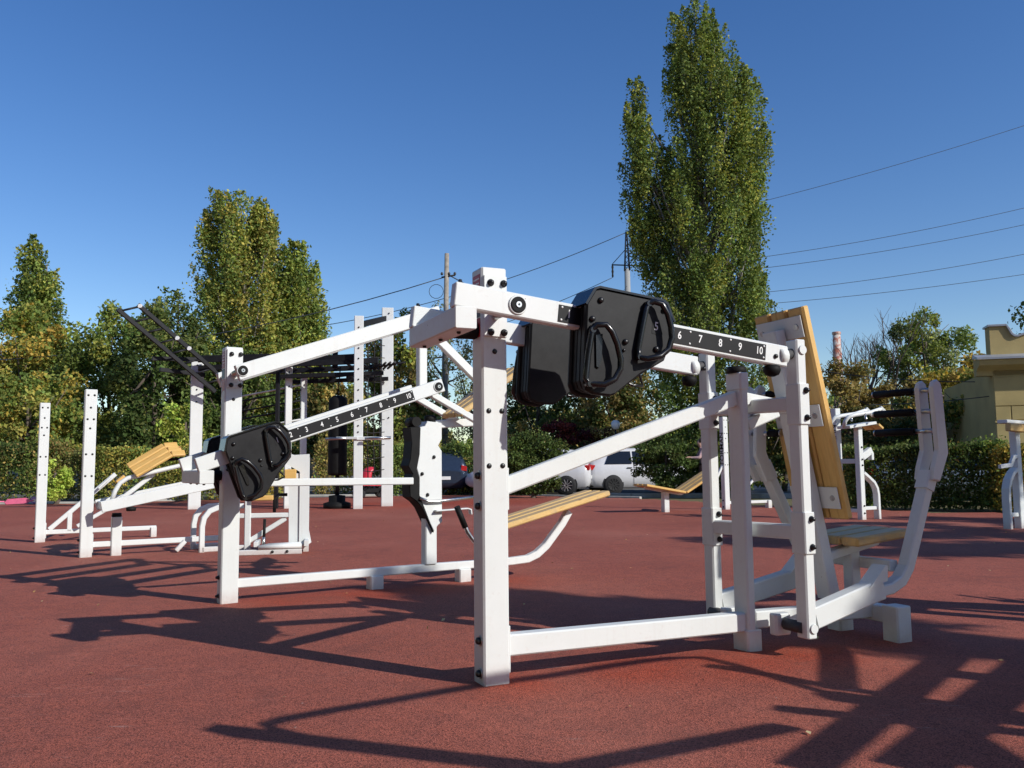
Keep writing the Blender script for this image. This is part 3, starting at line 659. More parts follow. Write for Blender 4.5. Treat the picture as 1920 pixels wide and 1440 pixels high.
p8 = Mb().box((-.15, .30, -.03), (-.03, .42, 1.93), .009).build('post', 'white_paint', m8)
text('FORMAN', .16, p8, (-.1525, .355, 1.32), (0, 0, 1), (0, 1, 0), 'print_black', 'lettering')
ps8 = Mb().box((.0, -.055, -.03), (.10, .055, 1.62), .008).build('post', 'white_paint', m8)
for z in (1.24, 1.03, .93, .235, .11): bolt(ps8, (.06, -.055, z), BACK, .016, 'nut')
for t in (-.16, .16):
    Mb().tube([(-.33, t+.10, 1.58), (-.34, t+.05, 1.69), (-.28, t+.02, 1.76), (-.16, t, 1.79), (.15, t-.02, 1.83), (.40, t-.05, 1.90)], .034, 10).build('horn', 'white_paint', m8)
    Mb().beam((.37, t-.05, 1.93), (.50, t-.09, 1.79), .05, .055).build('horn_cap', 'white_paint', m8)
    Mb().tube([(.05, t-.02, 1.82), (-.08, t-.16, 1.70)], .018, 8).build('grip', 'zinc', m8)
    Mb().tube([(.34, t-.04, 1.88), (.22, t-.18, 1.76)], .018, 8).build('grip', 'zinc', m8)
Mb().beam((-.28, 0, 1.58), (.34, 0, 1.66), .30, .05).build('rest_bracket', 'white_paint', m8)
plank(m8, (.34, -.10, 1.63), (.44, -.10, 1.56), .2, .05, (.5, 0, .8), 'pine', 'pad_plank')
plank(m8, (.34, .10, 1.63), (.44, .10, 1.56), .19, .05, (.5, 0, .8), 'pine', 'pad_plank')
Mb().beam((.1, 0, 1.07), (.32, 0, 1.19), .09, .12).build('seat_arm', 'white_paint', m8)
Mb().box((.29, -.05, 1.02), (.35, .05, 1.14), .008).build('seat_arm_end', 'white_paint', m8)
Mb().bent([(.10, 0, .80), (.22, 0, .715), (.33, 0, .63), (.39, 0, .53), (.41, 0, .42), (.415, 0, -.02)], .12, .055, axis=(0, 1, 0)).build('bow_leg', 'white_paint', m8)
Mb().beam((.10, 0, .19), (.40, 0, .19), .06, .06).build('stretcher', 'white_paint', m8)
Mb().beam((-.09, .30, 1.0), (.03, .05, 1.0), .06, .08).build('cross_tube', 'white_paint', m8)
Mb().beam((-.09, .30, .15), (.03, .05, .15), .06, .06).build('base_tube', 'white_paint', m8)
m9 = thing('press_machine', 'white press machine with pale wooden arm pad in front of the yellow building', 'gym machine', (7.28, 12.65, 0), 24)
Mb().box((.10, -.055, -.03), (.20, .055, 1.50), .008).build('post', 'white_paint', m9)
for k in range(2): plank(m9, (-.12+.36*k, -.10, 1.47), (.22+.36*k, -.10, 1.45), .09, .11, (0, 0, 1), 'pine', 'pad_plank')
Mb().beam((-.10, .0, 1.56), (.65, .0, 1.53), .16, .05).build('pad_rail', 'white_paint', m9)
Mb().bent([(.10, 0, .86), (.02, 0, .80), (-.06, 0, .70), (-.10, 0, .58), (-.11, 0, .42), (-.11, 0, -.02)], .12, .055, axis=(0, 1, 0)).build('bow_leg', 'white_paint', m9)
Mb().beam((-.10, 0, .20), (.10, 0, .20), .06, .06).build('stretcher', 'white_paint', m9)
Mb().bent([(.12, -.05, 1.05), (.03, -.05, 1.04), (-.05, -.05, .92), (-.28, -.05, .90)], .05, .055, axis=(0, 1, 0)).build('handle_arm', 'white_paint', m9)
Mb().beam((.18, 0, .12), (1.0, 0, .12), .06, .062).build('base_beam', 'white_paint', m9)

# ---- machines of the same row just outside the picture: they throw the shadows at lower right
m1b = copy_tree(m1); m1b.location = (3.05, 4.18, 0)
m1b['label'] = 'white chest press machine standing right of the main one, beyond its levers'
m10 = thing('pull_down_machine', 'white pull down machine with curved overhead bar right of the foreground', 'gym machine', (4.15, 2.0, 0), 24)
for s, t in ((0, 0), (.75, .1)): Mb().box((s-.064, t-.064, -.03), (s+.064, t+.064, 1.95), .009).build('post', 'white_paint', m10)
def W10(x, y, z):
    a = R(24); dx, dy = x-4.15, y-2.0
    return (dx*math.cos(a)+dy*math.sin(a), -dx*math.sin(a)+dy*math.cos(a), z)
Mb().tube([W10(1.78, 1.66, 1.8), W10(1.66, 1.74, 1.8), W10(1.61, 1.80, 1.8), W10(1.66, 1.87, 1.8), W10(1.80, 1.97, 1.8), W10(2.27, 2.27, 1.8), W10(3.25, 2.80, 1.8), W10(3.36, 2.84, 1.8), W10(3.50, 2.82, 1.8), W10(3.95, 2.15, 1.8), W10(4.15, 1.98, 1.8)], .026, 12).build('pull_bar', 'white_paint', m10)
Mb().beam(W10(1.44, 1.75, 1.78), W10(4.15, .75, 1.78), .09, .11).build('boom', 'white_paint', m10)
Mb().beam(W10(4.15, .80, 1.78), W10(4.15, 2.05, 1.78), .09, .11).build('boom_arm', 'white_paint', m10)
for (x0, y0, x1, y1, w_, nm) in ((2.29, 1.56, 3.17, 2.0, .05, 'side_arm'), (3.08, 1.54, 4.38, 3.14, .10, 'frame_beam'), (3.43, 1.53, 4.75, 3.02, .15, 'frame_beam'), (3.10, 2.90, 4.16, 2.11, .07, 'cross_bar'), (3.26, 2.21, 4.15, 1.83, .09, 'cross_bar'), (3.85, 3.36, 3.59, 2.49, .09, 'cross_bar'), (3.88, 3.40, 4.70, 3.03, .06, 'cross_bar'), (4.08, 3.63, 4.95, 3.44, .06, 'cross_bar')):
    k_ = .004*len(m10.children) % .05
    Mb().beam(W10(x0, y0, 1.47+k_), W10(x1, y1, 1.47+k_), w_, .07).build(nm, 'white_paint', m10)
Mb().beam(W10(4.79, 3.0, 1.50), W10(4.79, 2.40, 1.50), .09, .09).build('frame_tie', 'white_paint', m10)
Mb().beam(W10(4.72, 3.05, 1.45), W10(4.95, 3.46, 1.45), .08, .08).build('frame_tie', 'white_paint', m10)
Mb().beam((0, 0, .15), (1.1, .1, .15), .08, .09).build('base_beam', 'white_paint', m10)

# ------------------------------------------------------------------ workout rig
rg = thing('workout_rig', 'tall white and black climbing rig with monkey bars, rope net and slanting ladder', 'climbing frame', (-5.4, 20.6, 0))
def rpost(x, y, h, w=.30, d=.22, ang=24):
    a = R(ang); b = Mb(); b.beam((x, y, -.03), (x, y, h), d, w, (math.cos(a), math.sin(a), 0), .012); o = b.build('post', 'white_paint', rg)
    return o
rL = rpost(-2.32, .35, 3.65, .29, .1); rL2 = rpost(-1.72, 1.2, 3.78, .27, .14)
rA = rpost(-.06, .3, 3.45, .16, .12); rB = rpost(.24, .6, 3.26, .15, .10)
r1 = rpost(1.73, -.15, 4.58, .22, .34, 10); r2 = rpost(2.25, 1.0, 5.0, .29, .16, 10)
for p, x, y, zs, w in ((r1, 1.76, -.33, (4.3, 3.8, 3.55, 3.3, 3.05, 2.8, 2.55, 2.1, 1.95, 1.8), 0), (r2, 2.30, .91, (4.85, 4.55, 2.75, 2.6, 2.45, 2.2), 0), (rL, -2.30, .29, (3.5, 3.2, 2.9, 2.6), 0), (rA, -.03, .235, (3.3, 2.95), 0)):
    for z in zs: bolt(p, (x, y, z), BACK, .02, 'flat')
# black monkey bars
for y in (-.15, 1.15): Mb().beam((-2.2, y+.25, 3.40), (2.2, y, 3.52), .08, .13).build('rail', 'black_steel', rg)
for k in range(12): Mb().tube([(-1.9+.36*k, .08, 3.44+.008*k), (-1.9+.36*k, 1.38, 3.44+.008*k)], .028, 8).build('rung', 'black_steel', rg)
for y, z in ((.1, 3.18), (.9, 3.12)): Mb().beam((-.2, y, z), (2.3, y-.1, z+.05), .07, .10).build('lower_rail', 'black_steel', rg)
for k in range(5): Mb().beam((.2+.4*k, .1, 3.14), (.5+.4*k, .95, 3.30), .05, .06).build('stay', 'black_steel', rg)
Mb().beam((-.62, .2, 3.55), (1.7, -.2, 3.6), .03, .16).build('name_board', 'black_steel', rg)
nb = Mb().beam((-2.2, .05, 3.62), (-.3, -.02, 3.64), .03, .17).build('name_board', 'black_steel', rg)
text('FORMAN', .19, nb, (-.95, -.0, 3.63), (1, -.037, 0), (0, 0, 1), 'print_white', 'lettering')
# top beams between the two tall posts and the swinging arm
Mb().beam((1.75, -.1, 4.40), (2.2, .95, 4.72), .09, .14).build('top_beam', 'black_steel', rg)
Mb().beam((2.35, 1.0, 4.62), (3.4, 1.5, 4.58), .09, .14).build('top_beam', 'black_steel', rg)
Mb().beam((1.05, .4, 3.4), (1.05, .4, 3.95), .12, .12, (1, 0, 0)).build('stub_post', 'black_steel', rg)
# wall bars between left posts and the middle posts
for k, z in enumerate((3.0, 2.88, 2.62, 2.42, 2.15, 1.9)):
    Mb().tube([(-1.72, 1.15, z-.25), (.2, .45, z)], .022, 8).build('wall_bar', 'white_paint' if k in (0, 4) else 'black_steel', rg)
Mb().beam((-.30, .22, -.03), (-.30, .22, 3.3), .10, .09, (1, 0, 0)).build('black_post', 'black_steel', rg)
for z0, z1 in ((2.6, 3.55), (1.9, 2.3)): Mb().box((-1.70, 1.0, z0-.35), (-1.52, 1.08, z1-.35), .01).build('stop_plate', 'black_steel', rL2)
for z in (2.45, 2.15, 1.95): bolt(rL2, (-1.60, 1.0, z), BACK, .06, 'nut')
# dip bars
Mb().beam((1.25, -.35, 1.66), (1.75, -.35, 1.66), .05, .06).build('dip_bracket', 'white_paint', rg)
for x in (1.43, 2.35): Mb().tube([(x-.42, -.42, 1.64), (x+.18, -.32, 1.66)], .035, 10).build('dip_bar', 'zinc', rg)
Mb().beam((1.7, -.34, 1.65), (2.5, -.2, 1.65), .04, .08).build('dip_beam', 'white_paint', rg)
# pull-up grips
for k in range(5): Mb().tube([(1.9+.12*k, .5-.08*k, 3.36), (2.15+.12*k, -.15-.05*k, 3.45)], .028, 8).build('pull_up_grip', 'black_steel', rg)
Mb().tube([(1.85, .2, 3.36), (2.85, -.2, 3.46)], .022, 8).build('pull_up_bar', 'black_steel', rg)
# slanted ladder
LA, LB = Vector((-3.42, -1.6, 4.55)), Vector((-3.08, -1.35, 4.70)); LD = Vector((1.62, 1.75, -1.72))
for q in (LA, LB): Mb().beam(q, q+LD, .06, .10).build('ladder_rail', 'black_steel', rg)
for k in range(8): 
    Mb().tube([LA+LD*(k*.125+.02), LB+LD*(k*.125+.02)], .024, 8).build('ladder_rung', 'black_steel', rg)
for k in (0, 3, 4, 7):
    w_ = Mb(); w_.lathe([(.055, 0), (.05, .02)], LB+LD*(k*.125+.02)+Vector((.02, -.045, .0)), (0, -1, .2), 10); w_.build('cap', 'print_white', rg)
Mb().beam((-3.0, -.7, 3.55), (-2.0, .2, 3.62), .06, .10).build('ladder_tie', 'black_steel', rg)
Mb().beam((-2.85, -.6, 3.30), (-2.1, .25, 3.25), .06, .10).build('ladder_tie', 'black_steel', rg)
# rope net
net = Mb()
for k, (x, y) in enumerate(((1.92, .05), (2.03, .3), (2.13, .62))):
    net.tube([(x, y, 4.4), (x+.01, y, 3.0), (x-.01, y, 1.6), (x+.02, y, .55)], .014, 6)
for k in range(13): net.tube([(1.84, -.1, .58+.31*k), (1.98, .2, .55+.31*k), (2.2, .85, .60+.31*k)], .011, 6)
net.build('rope_net', 'rope', rg)
for k in range(8): Mb().tube([(1.83, -.12, .58+.45*k), (1.90, -.14, .60+.45*k)], .02, 6).build('net_hook', 'black_steel', rg)
bag = thing('punching_bag', 'black punching bag hanging from the climbing rig on its bracket', 'punching bag', (-4.22, 20.75, 0))
bg = Mb(); bg.lathe([(.17, .78), (.215, .80), (.225, .86), (.225, 2.55), (.21, 2.62), (.12, 2.70)], (0, 0, 0), (0, 0, 1), 20); bg.build('bag', 'black_rubber', bag)
Mb().tube([(0, 0, 2.70), (.05, 0, 3.4)], .015, 6).build('chain', 'black_steel', bag)
Mb().lathe([(.33, -.02), (.33, .12), (.20, .16), (.20, .30), (.05, .32)], (0, 0, 0), (0, 0, 1), 16).build('base', 'black_rubber', bag)
Mb().tube([(0, 0, .3), (0, 0, .8)], .05, 10).build('stem', 'black_steel', bag)

# ------------------------------------------------------------------ foliage
G1 = [(.066, .086, .020), (.050, .070, .018), (.085, .098, .022), (.115, .115, .024)]        # poplar, turning
G2 = [(.030, .045, .012), (.022, .034, .010), (.045, .055, .016)]                        # dark evergreen / shaded hedge
G3 = [(.16, .12, .025), (.11, .10, .025), (.20, .14, .03), (.08, .075, .02)]             # autumn olive
G4 = [(.055, .012, .012), (.09, .02, .014), (.035, .010, .010)]                          # dark red shrub
G5 = [(.24, .085, .03), (.18, .06, .025), (.12, .06, .02)]                               # orange
G6 = [(.13, .17, .03), (.17, .19, .04), (.09, .12, .02)]                                 # fresh yellow-green
G7 = [(.08, .06, .02), (.11, .085, .03), (.06, .06, .02), (.15, .11, .035)]              # brown olive
GS = [(.08, .095, .04), (.11, .115, .055), (.06, .075, .03)]                             # silvery
LEAF_GAIN = 3.0
def leaves(name, pos, size, pal, parent, clump=None, up=.35, var=.25, shape=.62):
    """thousands of folded, leaf-shaped faces; colour differs per leaf and per bough"""
    n = len(pos); nrm = RNG.normal(size=(n, 3)); nrm[:, 2] += up; nrm /= np.linalg.norm(nrm, axis=1, keepdims=True)
    ax = np.cross(nrm, RNG.normal(size=(n, 3))); ax /= np.linalg.norm(ax, axis=1, keepdims=True); bx = np.cross(nrm, ax)
    s = (size*RNG.uniform(.6, 1.35, n))[:, None]
    V = np.empty((n, 4, 3)); V[:, 0] = pos-ax*s*.5; V[:, 1] = pos+bx*s*.5*shape-ax*s*.06+nrm*s*.06; V[:, 2] = pos+ax*s*.5; V[:, 3] = pos-bx*s*.5*shape-ax*s*.06+nrm*s*.06
    me = bpy.data.meshes.new(name); me.vertices.add(n*4); me.vertices.foreach_set('co', V.reshape(-1).astype(np.float32))
    me.loops.add(n*4); me.loops.foreach_set('vertex_index', np.arange(n*4, dtype=np.int32))
    me.polygons.add(n); me.polygons.foreach_set('loop_start', np.arange(n, dtype=np.int32)*4)
    P = np.array(pal); 
    if clump is None: ci = RNG.integers(0, len(P), n)
    else:
        cr = RNG.integers(0, len(P), int(clump.max())+1); ci = np.where(RNG.random(n) < .55, cr[clump], RNG.integers(0, len(P), n))
    bg_ = 1. if clump is None else RNG.uniform(.72, 1.28, int(clump.max())+1)[clump][:, None]
    c = P[ci]*bg_*LEAF_GAIN*RNG.uniform(1-var, 1+var, (n, 1))*RNG.uniform(.93, 1.07, (n, 3))
    col = np.ones((n, 4), np.float32); col[:, :3] = np.clip(c, 0, 1)
    me.update(calc_edges=True)
    a = me.attributes.new('tint', 'FLOAT_COLOR', 'FACE'); a.data.foreach_set('color', col.reshape(-1))
    me.materials.append(MAT['leaf']); o = bpy.data.objects.new(name, me); COL.objects.link(o); o.parent = parent; return o
def plumes(spec, per_m3, jag=.22):
    """ascending boughs: (base, tip, radius); points fill each bough, thinning to its tip"""
    pts, cl = [], []
    for k, (b, t, r) in enumerate(spec):
        b = np.array(b, float); t = np.array(t, float); L = np.linalg.norm(t-b); n = max(60, int(per_m3*L*r*r*2.0))
        h = RNG.random(n)**.9; prof = r*np.clip(np.minimum(.35+h*2.6, (1-h)*1.75+.06), 0, 1)
        th = RNG.random(n)*2*np.pi; lob = 1+.30*np.sin(th*3+h*9+k)+jag*np.sin(h*31+th*2+k*2.1)
        rr = prof*lob*RNG.random(n)**.42
        ctr = b+(t-b)*h[:, None]; bow = np.sin(h*np.pi)*L*.02
        p = ctr+np.stack([np.cos(th)*rr+bow*np.cos(k*2.4), np.sin(th)*rr+bow*np.sin(k*2.4), RNG.normal(0, .12, n)+rr*.35], 1)
        pts.append(p); cl.append(np.full(n, k))
    return np.concatenate(pts), np.concatenate(cl)
def blobs(c, rad, ncl, per, cr=.24, shell=.55, flat=1., seed=0):
    """clumped round crown"""
    c = np.array(c, float); rad = np.array(rad, float); pts, cl = [], []
    for k in range(ncl):
        d = RNG.normal(size=3); d /= np.linalg.norm(d); q = c+d*rad*(shell+(1-shell)*RNG.random()**.5)*(1 if RNG.random() < .75 else .6)
        n = int(per*RNG.uniform(.6, 1.4)); r = cr*rad*RNG.uniform(.65, 1.35)
        g = RNG.normal(size=(n, 3)); g = g/np.linalg.norm(g, axis=1, keepdims=True)*(RNG.random(n)**.5)[:, None]
        pts.append(q+g*r*np.array([1, 1, .85])); cl.append(np.full(n, k))
    return np.concatenate(pts), np.concatenate(cl)
def trunk(parent, base, top, r0, r1, mat='bark', limbs=()):
    b = Mb(); base = Vector(base); top = Vector(top); pts = []; rr = []
    for i in range(7):
        f = i/6; pts.append(base.lerp(top, f)+Vector((math.sin(f*5)*.12*(1-f), math.cos(f*4)*.1*f, 0))); rr.append(r0+(r1-r0)*f)
    b.tube([pts[0]-Vector((0, 0, .3))]+pts, [r0*1.35]+rr, 10)
    for (f, tip, r) in limbs:
        p = base.lerp(top, f); tip = Vector(tip); mid = p.lerp(tip, .5)+Vector((0, 0, -.06*(tip-p).length))
        b.tube([p, mid, tip], [r, r*.65, r*.2], 6)
    return b.build('trunk', mat, parent)
def spread(base, c, rad, n, z0=.3, r=.06):
    """limb tips for a round tree"""
    out = []
    for i in range(n):
        a = i*2.4; k = RNG.uniform(.45, .8)
        out.append((RNG.uniform(z0, .95), (c[0]+math.cos(a)*rad[0]*k, c[1]+math.sin(a)*rad[1]*k, c[2]+RNG.uniform(-.2, .7)*rad[2]), r*RNG.uniform(.6, 1.1)))
    return out
def round_tree(name, label, cat, x, y, c_z, rad, pal, leaf, ncl, per, group=None, mat='bark', z0=0., cr=.24, shell=.5, extra=None):
    t = thing(name, label, cat, (x, y, z0), 0, group)
    c = (0, 0, c_z); p, cl = blobs(c, rad, ncl, per, cr, shell)
    if extra is not None: q, qc = blobs(*extra); p = np.concatenate([p, q]); cl = np.concatenate([cl, qc+cl.max()+1])
    p[:, 2] = np.maximum(p[:, 2], .12)
    leaves('crown', p, leaf, pal, t, cl)
    trunk(t, (0, 0, 0), (0, 0, c_z+rad[2]*.5), .05+.035*rad[2], .03, mat, spread((0, 0, 0), c, rad, 12, .35, .02+.014*rad[2]))
    return t

def sprays(envs, nspray, per, ln=1.25, wd=.30, lean=0.):
    """crown built of ascending leafy sprays filling an outline: env = [(z, x_left, x_right), ...]"""
    pts, cl, tips = [], [], []; k = 0
    for env, share in envs:
        Z = np.array([e[0] for e in env]); XL = np.array([e[1] for e in env]); XR = np.array([e[2] for e in env])
        o = np.argsort(Z); Z, XL, XR = Z[o], XL[o], XR[o]
        zz = np.linspace(Z[0], Z[-1], 200); wz = np.interp(zz, Z, XR-XL)+.25; cdf = np.cumsum(wz)/wz.sum()
        for _ in range(int(nspray*share)):
            z = np.interp(RNG.random(), cdf, zz); xl, xr = np.interp(z, Z, XL), np.interp(z, Z, XR); xc, rx = (xl+xr)/2, (xr-xl)/2
            a = RNG.random()*2*np.pi; r = RNG.random()**.38*.93
            c = np.array([xc+np.cos(a)*r*rx, np.sin(a)*r*rx*.85, z]); sc = .55+.45*min(1, rx/1.2)
            ax = np.array([np.cos(a)*r*.32+lean, np.sin(a)*r*.32, 1.0]); ax /= np.linalg.norm(ax)
            n = int(per*RNG.uniform(.6, 1.5)*sc); h = RNG.random(n); L = ln*RNG.uniform(.7, 1.4)*sc; w = wd*RNG.uniform(.7, 1.4)*sc
            g = np.clip(RNG.normal(size=(n, 3)), -1.55, 1.55)*w*(np.clip(np.minimum(.4+2.2*h, 1.5*(1-h)+.12), 0, 1))[:, None]
            pts.append(c+ax*((h-.55)*L)[:, None]+g); cl.append(np.full(n, k)); k += 1; tips.append(c)
    return np.concatenate(pts), np.concatenate(cl), tips
def poplar(label, x, y, z0, envs, nspray, per, leaf, pal, group=None, ln=1.25, wd=.3, lean=0., r0=.4, bark='bark_pale'):
    t = thing('poplar_tree', label, 'tree', (x, y, z0), 0, group)
    envs = [([(z-z0, a-x, b-x) for z, a, b in e], s_) for e, s_ in envs]
    p, cl, tips = sprays(envs, nspray, per, ln, wd, lean); p[:, 2] = np.maximum(p[:, 2], .2)
    leaves('crown', p, leaf, pal, t, cl, .2, .3)
    top = max(e[0] for e in envs[0][0]); b = Mb()
    b.tube([(0, 0, -.3), (.05, 0, top*.3), (-.05, .05, top*.6), (0, 0, top*.9)], [r0*1.3, r0*.8, r0*.45, .03], 10)
    for q in tips[::4]:
        zb = max(.3, q[2]-RNG.uniform(2.0, 4.0)); b.tube([(0, 0, zb), (q[0]*.65, q[1]*.65, zb+(q[2]-zb)*.45), tuple(q)], [.07, .045, .012], 5)
    b.build('trunk', bark, t); return t
poplar('tallest poplar, green and yellowing, its tip reaching highest into the sky', 6.8, 30, 0,
       [([(17.9, 6.35, 6.6), (17.2, 6.0, 7.1), (16.5, 5.95, 7.75), (15.4, 5.9, 8.3), (14.6, 5.75, 8.95), (12.8, 5.7, 9.3), (11.0, 5.3, 9.25), (9.9, 4.5, 9.15), (7.6, 4.7, 9.2), (6.2, 4.5, 9.55), (4, 4.9, 9.2), (1.2, 5.3, 8.6)], .86),
        ([(14.7, 4.45, 4.65), (13.8, 4.2, 5.0), (12.8, 4.05, 5.35), (11.2, 4.1, 5.7), (9.6, 4.15, 5.8), (8.0, 4.4, 6.0)], .14)], 560, 300, .105, G1+[(.05, .065, .018), (.045, .06, .02)], None, 1.5, .25, -.07)
PLG = 'poplars behind the left trees'
poplar('slim poplar with windswept tip rising alone at the edge of the trees', -26.4, 48, .3, [([(14.0, -27.3, -27.1), (13.0, -27.8, -26.5), (11.3, -28.1, -25.9), (10, -28.2, -25.4), (8.8, -28.0, -25.3), (6, -27.9, -25.2), (2, -27.4, -25.5)], 1.)], 200, 130, .19, G1+G2[:1], PLG, 1.6, .34, -.12)
poplar('broad cluster poplar with several pointed tops behind the climbing rig', -13.2, 42, .2, [([(14.6, -13.9, -13.6), (13.6, -14.4, -12.2), (12.8, -15.0, -11.9), (12, -15.4, -11.6), (10, -15.7, -10.7), (6, -15.8, -10.3), (1.5, -15, -11)], .86), ([(15.1, -14.75, -14.5), (14.2, -15.1, -14.2), (13.2, -15.3, -14.3), (12.2, -15.4, -14.0)], .06), ([(14.2, -12.6, -12.35), (13.4, -12.9, -11.95), (12.2, -13.0, -11.5)], .08)], 450, 150, .16, G1+[(.15, .125, .03), (.12, .11, .03)], PLG, 1.6, .33, -.05)
poplar('rounder poplar standing right against the many topped one', -10.3, 43, .2, [([(12.1, -11.2, -10.6), (11.4, -11.9, -10.1), (10.4, -12.2, -9.8), (8.3, -12.3, -9.35), (5, -12.3, -9.15), (1.5, -11.6, -9.5)], 1.)], 250, 150, .17, G1, PLG, 1.5, .32)
poplar('dark green young poplar left of the many topped one', -15.3, 39, .15, [([(9.3, -15.9, -15.7), (8.5, -16.2, -15.0), (7.6, -16.5, -14.0), (4, -16.6, -13.8), (1, -16.0, -14.5)], 1.)], 130, 150, .16, G2+[(.06, .07, .02)], PLG, 1.4, .3, -.1, .22, 'bark')
# broad trees along the left
LT = 'broad trees along the left'
round_tree('broadleaf_tree', 'yellowing orange tinged tree below the slim lone poplar', 'tree', -21.6, 38, 4.4, (2.6, 2.4, 3.6), G3+G1, .19, 60, 330, LT, z0=.15)
round_tree('broadleaf_tree', 'olive tree with feathery top between slim poplar and ladder tip', 'tree', -17.4, 37, 4.3, (2.3, 2.2, 3.3), G1+[(.05, .06, .018)], .18, 62, 330, LT, z0=.14)
round_tree('broadleaf_tree', 'dark shaded tree behind the slanting ladder', 'tree', -14.4, 34.5, 3.7, (2.4, 2.0, 3.7), G2+[(.07, .075, .02)], .17, 62, 330, LT, z0=.1)
round_tree('broadleaf_tree', 'low yellow green tree behind the two bare posts', 'tree', -18.6, 33, 2.6, (2.2, 1.6, 2.5), G1+G3[:2], .16, 50, 300, LT, z0=.08)
round_tree('broadleaf_tree', 'small orange leaved tree at the left border of the court', 'tree', -20.8, 33, 2.4, (1.3, 1.3, 2.1), G3+G5[:1], .16, 30, 260, LT, z0=.08)
round_tree('broadleaf_tree', 'dark tree filling the gap under the many topped poplar', 'tree', -11.2, 35, 2.9, (2.1, 1.6, 2.9), G2+G1[:2], .16, 50, 300, LT, z0=.1)
round_tree('broadleaf_tree', 'light yellow green young tree left of the weight block', 'tree', -11.5, 30.3, 1.7, (1.1, 1.0, 1.7), G6+G1, .13, 34, 240, LT, z0=.05)
# hedges and shrubs, left
def hedge(label, x0, x1, y, h, d, pal, n, leaf=.085, top=.1, ang=0., group='clipped hedges'):
    t = thing('hedge', label, 'hedge', ((x0+x1)/2, y, float(hgt(np.array((x0+x1)/2.), np.array(y*1.)))), ang, group); w = (x1-x0)/2
    k = RNG.random(n); sx = RNG.uniform(-1, 1, n); sy = RNG.uniform(-1, 1, n); sz = RNG.random(n)
    face = RNG.integers(0, 10, n)
    sy = np.where(face < 5, -1+.25*RNG.random(n)**2, sy); sz = np.where((face >= 5) & (face < 8), 1-.15*RNG.random(n)**2, sz); sx = np.where(face == 8, np.sign(sx)*(1-.1*RNG.random(n)), sx)
    bul = 1+.10*np.sin(sx*w*2.1+1)+.07*np.sin(sx*w*5.3)+.05*np.sin(sz*7+sx*w*3)
    tp = h*(1+top*(.5*np.sin(sx*w*1.7)+.5*np.sin(sx*w*4.1+2)))
    p = np.stack([sx*w, sy*d*.5*bul, .04+sz*tp], 1)+RNG.normal(0, .045, (n, 3))
    st = RNG.random(n) < .03; p[st, 2] += RNG.random(st.sum())*.16
    p[:, 2] = np.maximum(p[:, 2], .03)
    cl = ((sx+1)*w*1.6).astype(int)
    leaves('foliage', p, leaf, pal, t, cl, .3)
    b = Mb()
    for i in range(int(w*5)):
        x = -w+w*2*(i+.5)/int(w*5)+RNG.uniform(-.1, .1); b.tube([(x, 0, -.05), (x+RNG.uniform(-.1, .1), RNG.uniform(-.1, .1), h*.5), (x+RNG.uniform(-.2, .2), RNG.uniform(-.2, .2), h*.9)], [.02, .014, .005], 5)
    b.build('stems', 'twig', t); return t
hedge('clipped yellowing hedge behind the yellow sloped pad', -13.1, -7.2, 27.0, 1.55, 1.1, G3+G1, 17000, .085, .05)
hedge('loose dark hedge behind the two bare posts', -19.0, -13.3, 27.6, 1.65, 1.3, G2+G7+G1[:2], 13000, .09, .18)
hedge('dark clipped hedge behind the punching bag and rope net', -7.0, -2.6, 31.0, 1.75, 1.3, G7+G1, 12000, .09, .1)
hedge('dark hedge right of the tall rope net posts', -4.3, .5, 29.5, 1.6, 1.2, G2+G1, 12000, .09, .15)
round_tree('shrub', 'bright yellow green shrub growing between the two bare posts', 'shrub', -13.0, 24.6, .62, (.42, .4, .55), G6, .085, 26, 110, cr=.34)
# middle: trees behind post, red shrubs
MT = 'trees beyond the car park'
round_tree('broadleaf_tree', 'olive tree behind the tall white rig posts', 'tree', -5.0, 36, 4.1, (1.9, 1.8, 3.3), G1+G7, .17, 50, 300, MT)
round_tree('broadleaf_tree', 'dark small tree behind the punching bag', 'tree', -7.4, 34, 2.6, (1.4, 1.3, 1.9), G2+G7, .15, 36, 250, MT)
round_tree('sparse_tree', 'thin leaved grey green tree with sky showing through beside the utility pole', 'tree', -1.5, 35, 3.7, (1.5, 1.4, 2.8), GS+G7, .11, 60, 75, MT, cr=.2)
round_tree('sparse_tree', 'half bare tree behind the wooden utility pole', 'tree', -3.2, 40, 5.2, (1.7, 1.6, 3.4), GS+G7[:1], .12, 60, 80, MT, cr=.18)
round_tree('broadleaf_tree', 'dark green tree behind the hanging weight block', 'tree', 1.1, 37, 2.9, (2.4, 1.6, 2.6), G2+G1+GS, .15, 55, 280, MT)
round_tree('broadleaf_tree', 'dark green tree left of the tall poplar foot', 'tree', 4.3, 36, 2.9, (2.2, 1.6, 2.7), G2+G7, .15, 55, 280, MT)
round_tree('shrub', 'olive and rust shrub behind the white diagonal brace', 'shrub', -.1, 32.6, 1.45, (1.1, .9, 1.25), G7+G3, .11, 34, 230)
round_tree('shrub', 'dark red leaved shrub above the diagonal brace', 'shrub', 1.75, 33.2, 1.75, (1.15, .9, .95), G4, .11, 34, 240)
round_tree('shrub', 'smaller dark red shrub left of the globe lamp', 'shrub', 3.15, 33.4, 1.5, (1.0, .8, .9), G4+G7, .11, 30, 220)
round_tree('shrub', 'orange leaved shrub below the tall poplar', 'shrub', 5.6, 32.0, 1.55, (.95, .8, .85), G5+G7, .10, 30, 220)
round_tree('shrub', 'dark bush half hiding the silver car', 'shrub', .60, 25.9, .98, (1.0, .5, .92), G2, .085, 80, 200, cr=.3)
round_tree('shrub', 'black green bush hiding the front of the white hatchback', 'shrub', 4.55, 25.6, .95, (1.1, .7, .82), G2, .09, 46, 190, cr=.28)
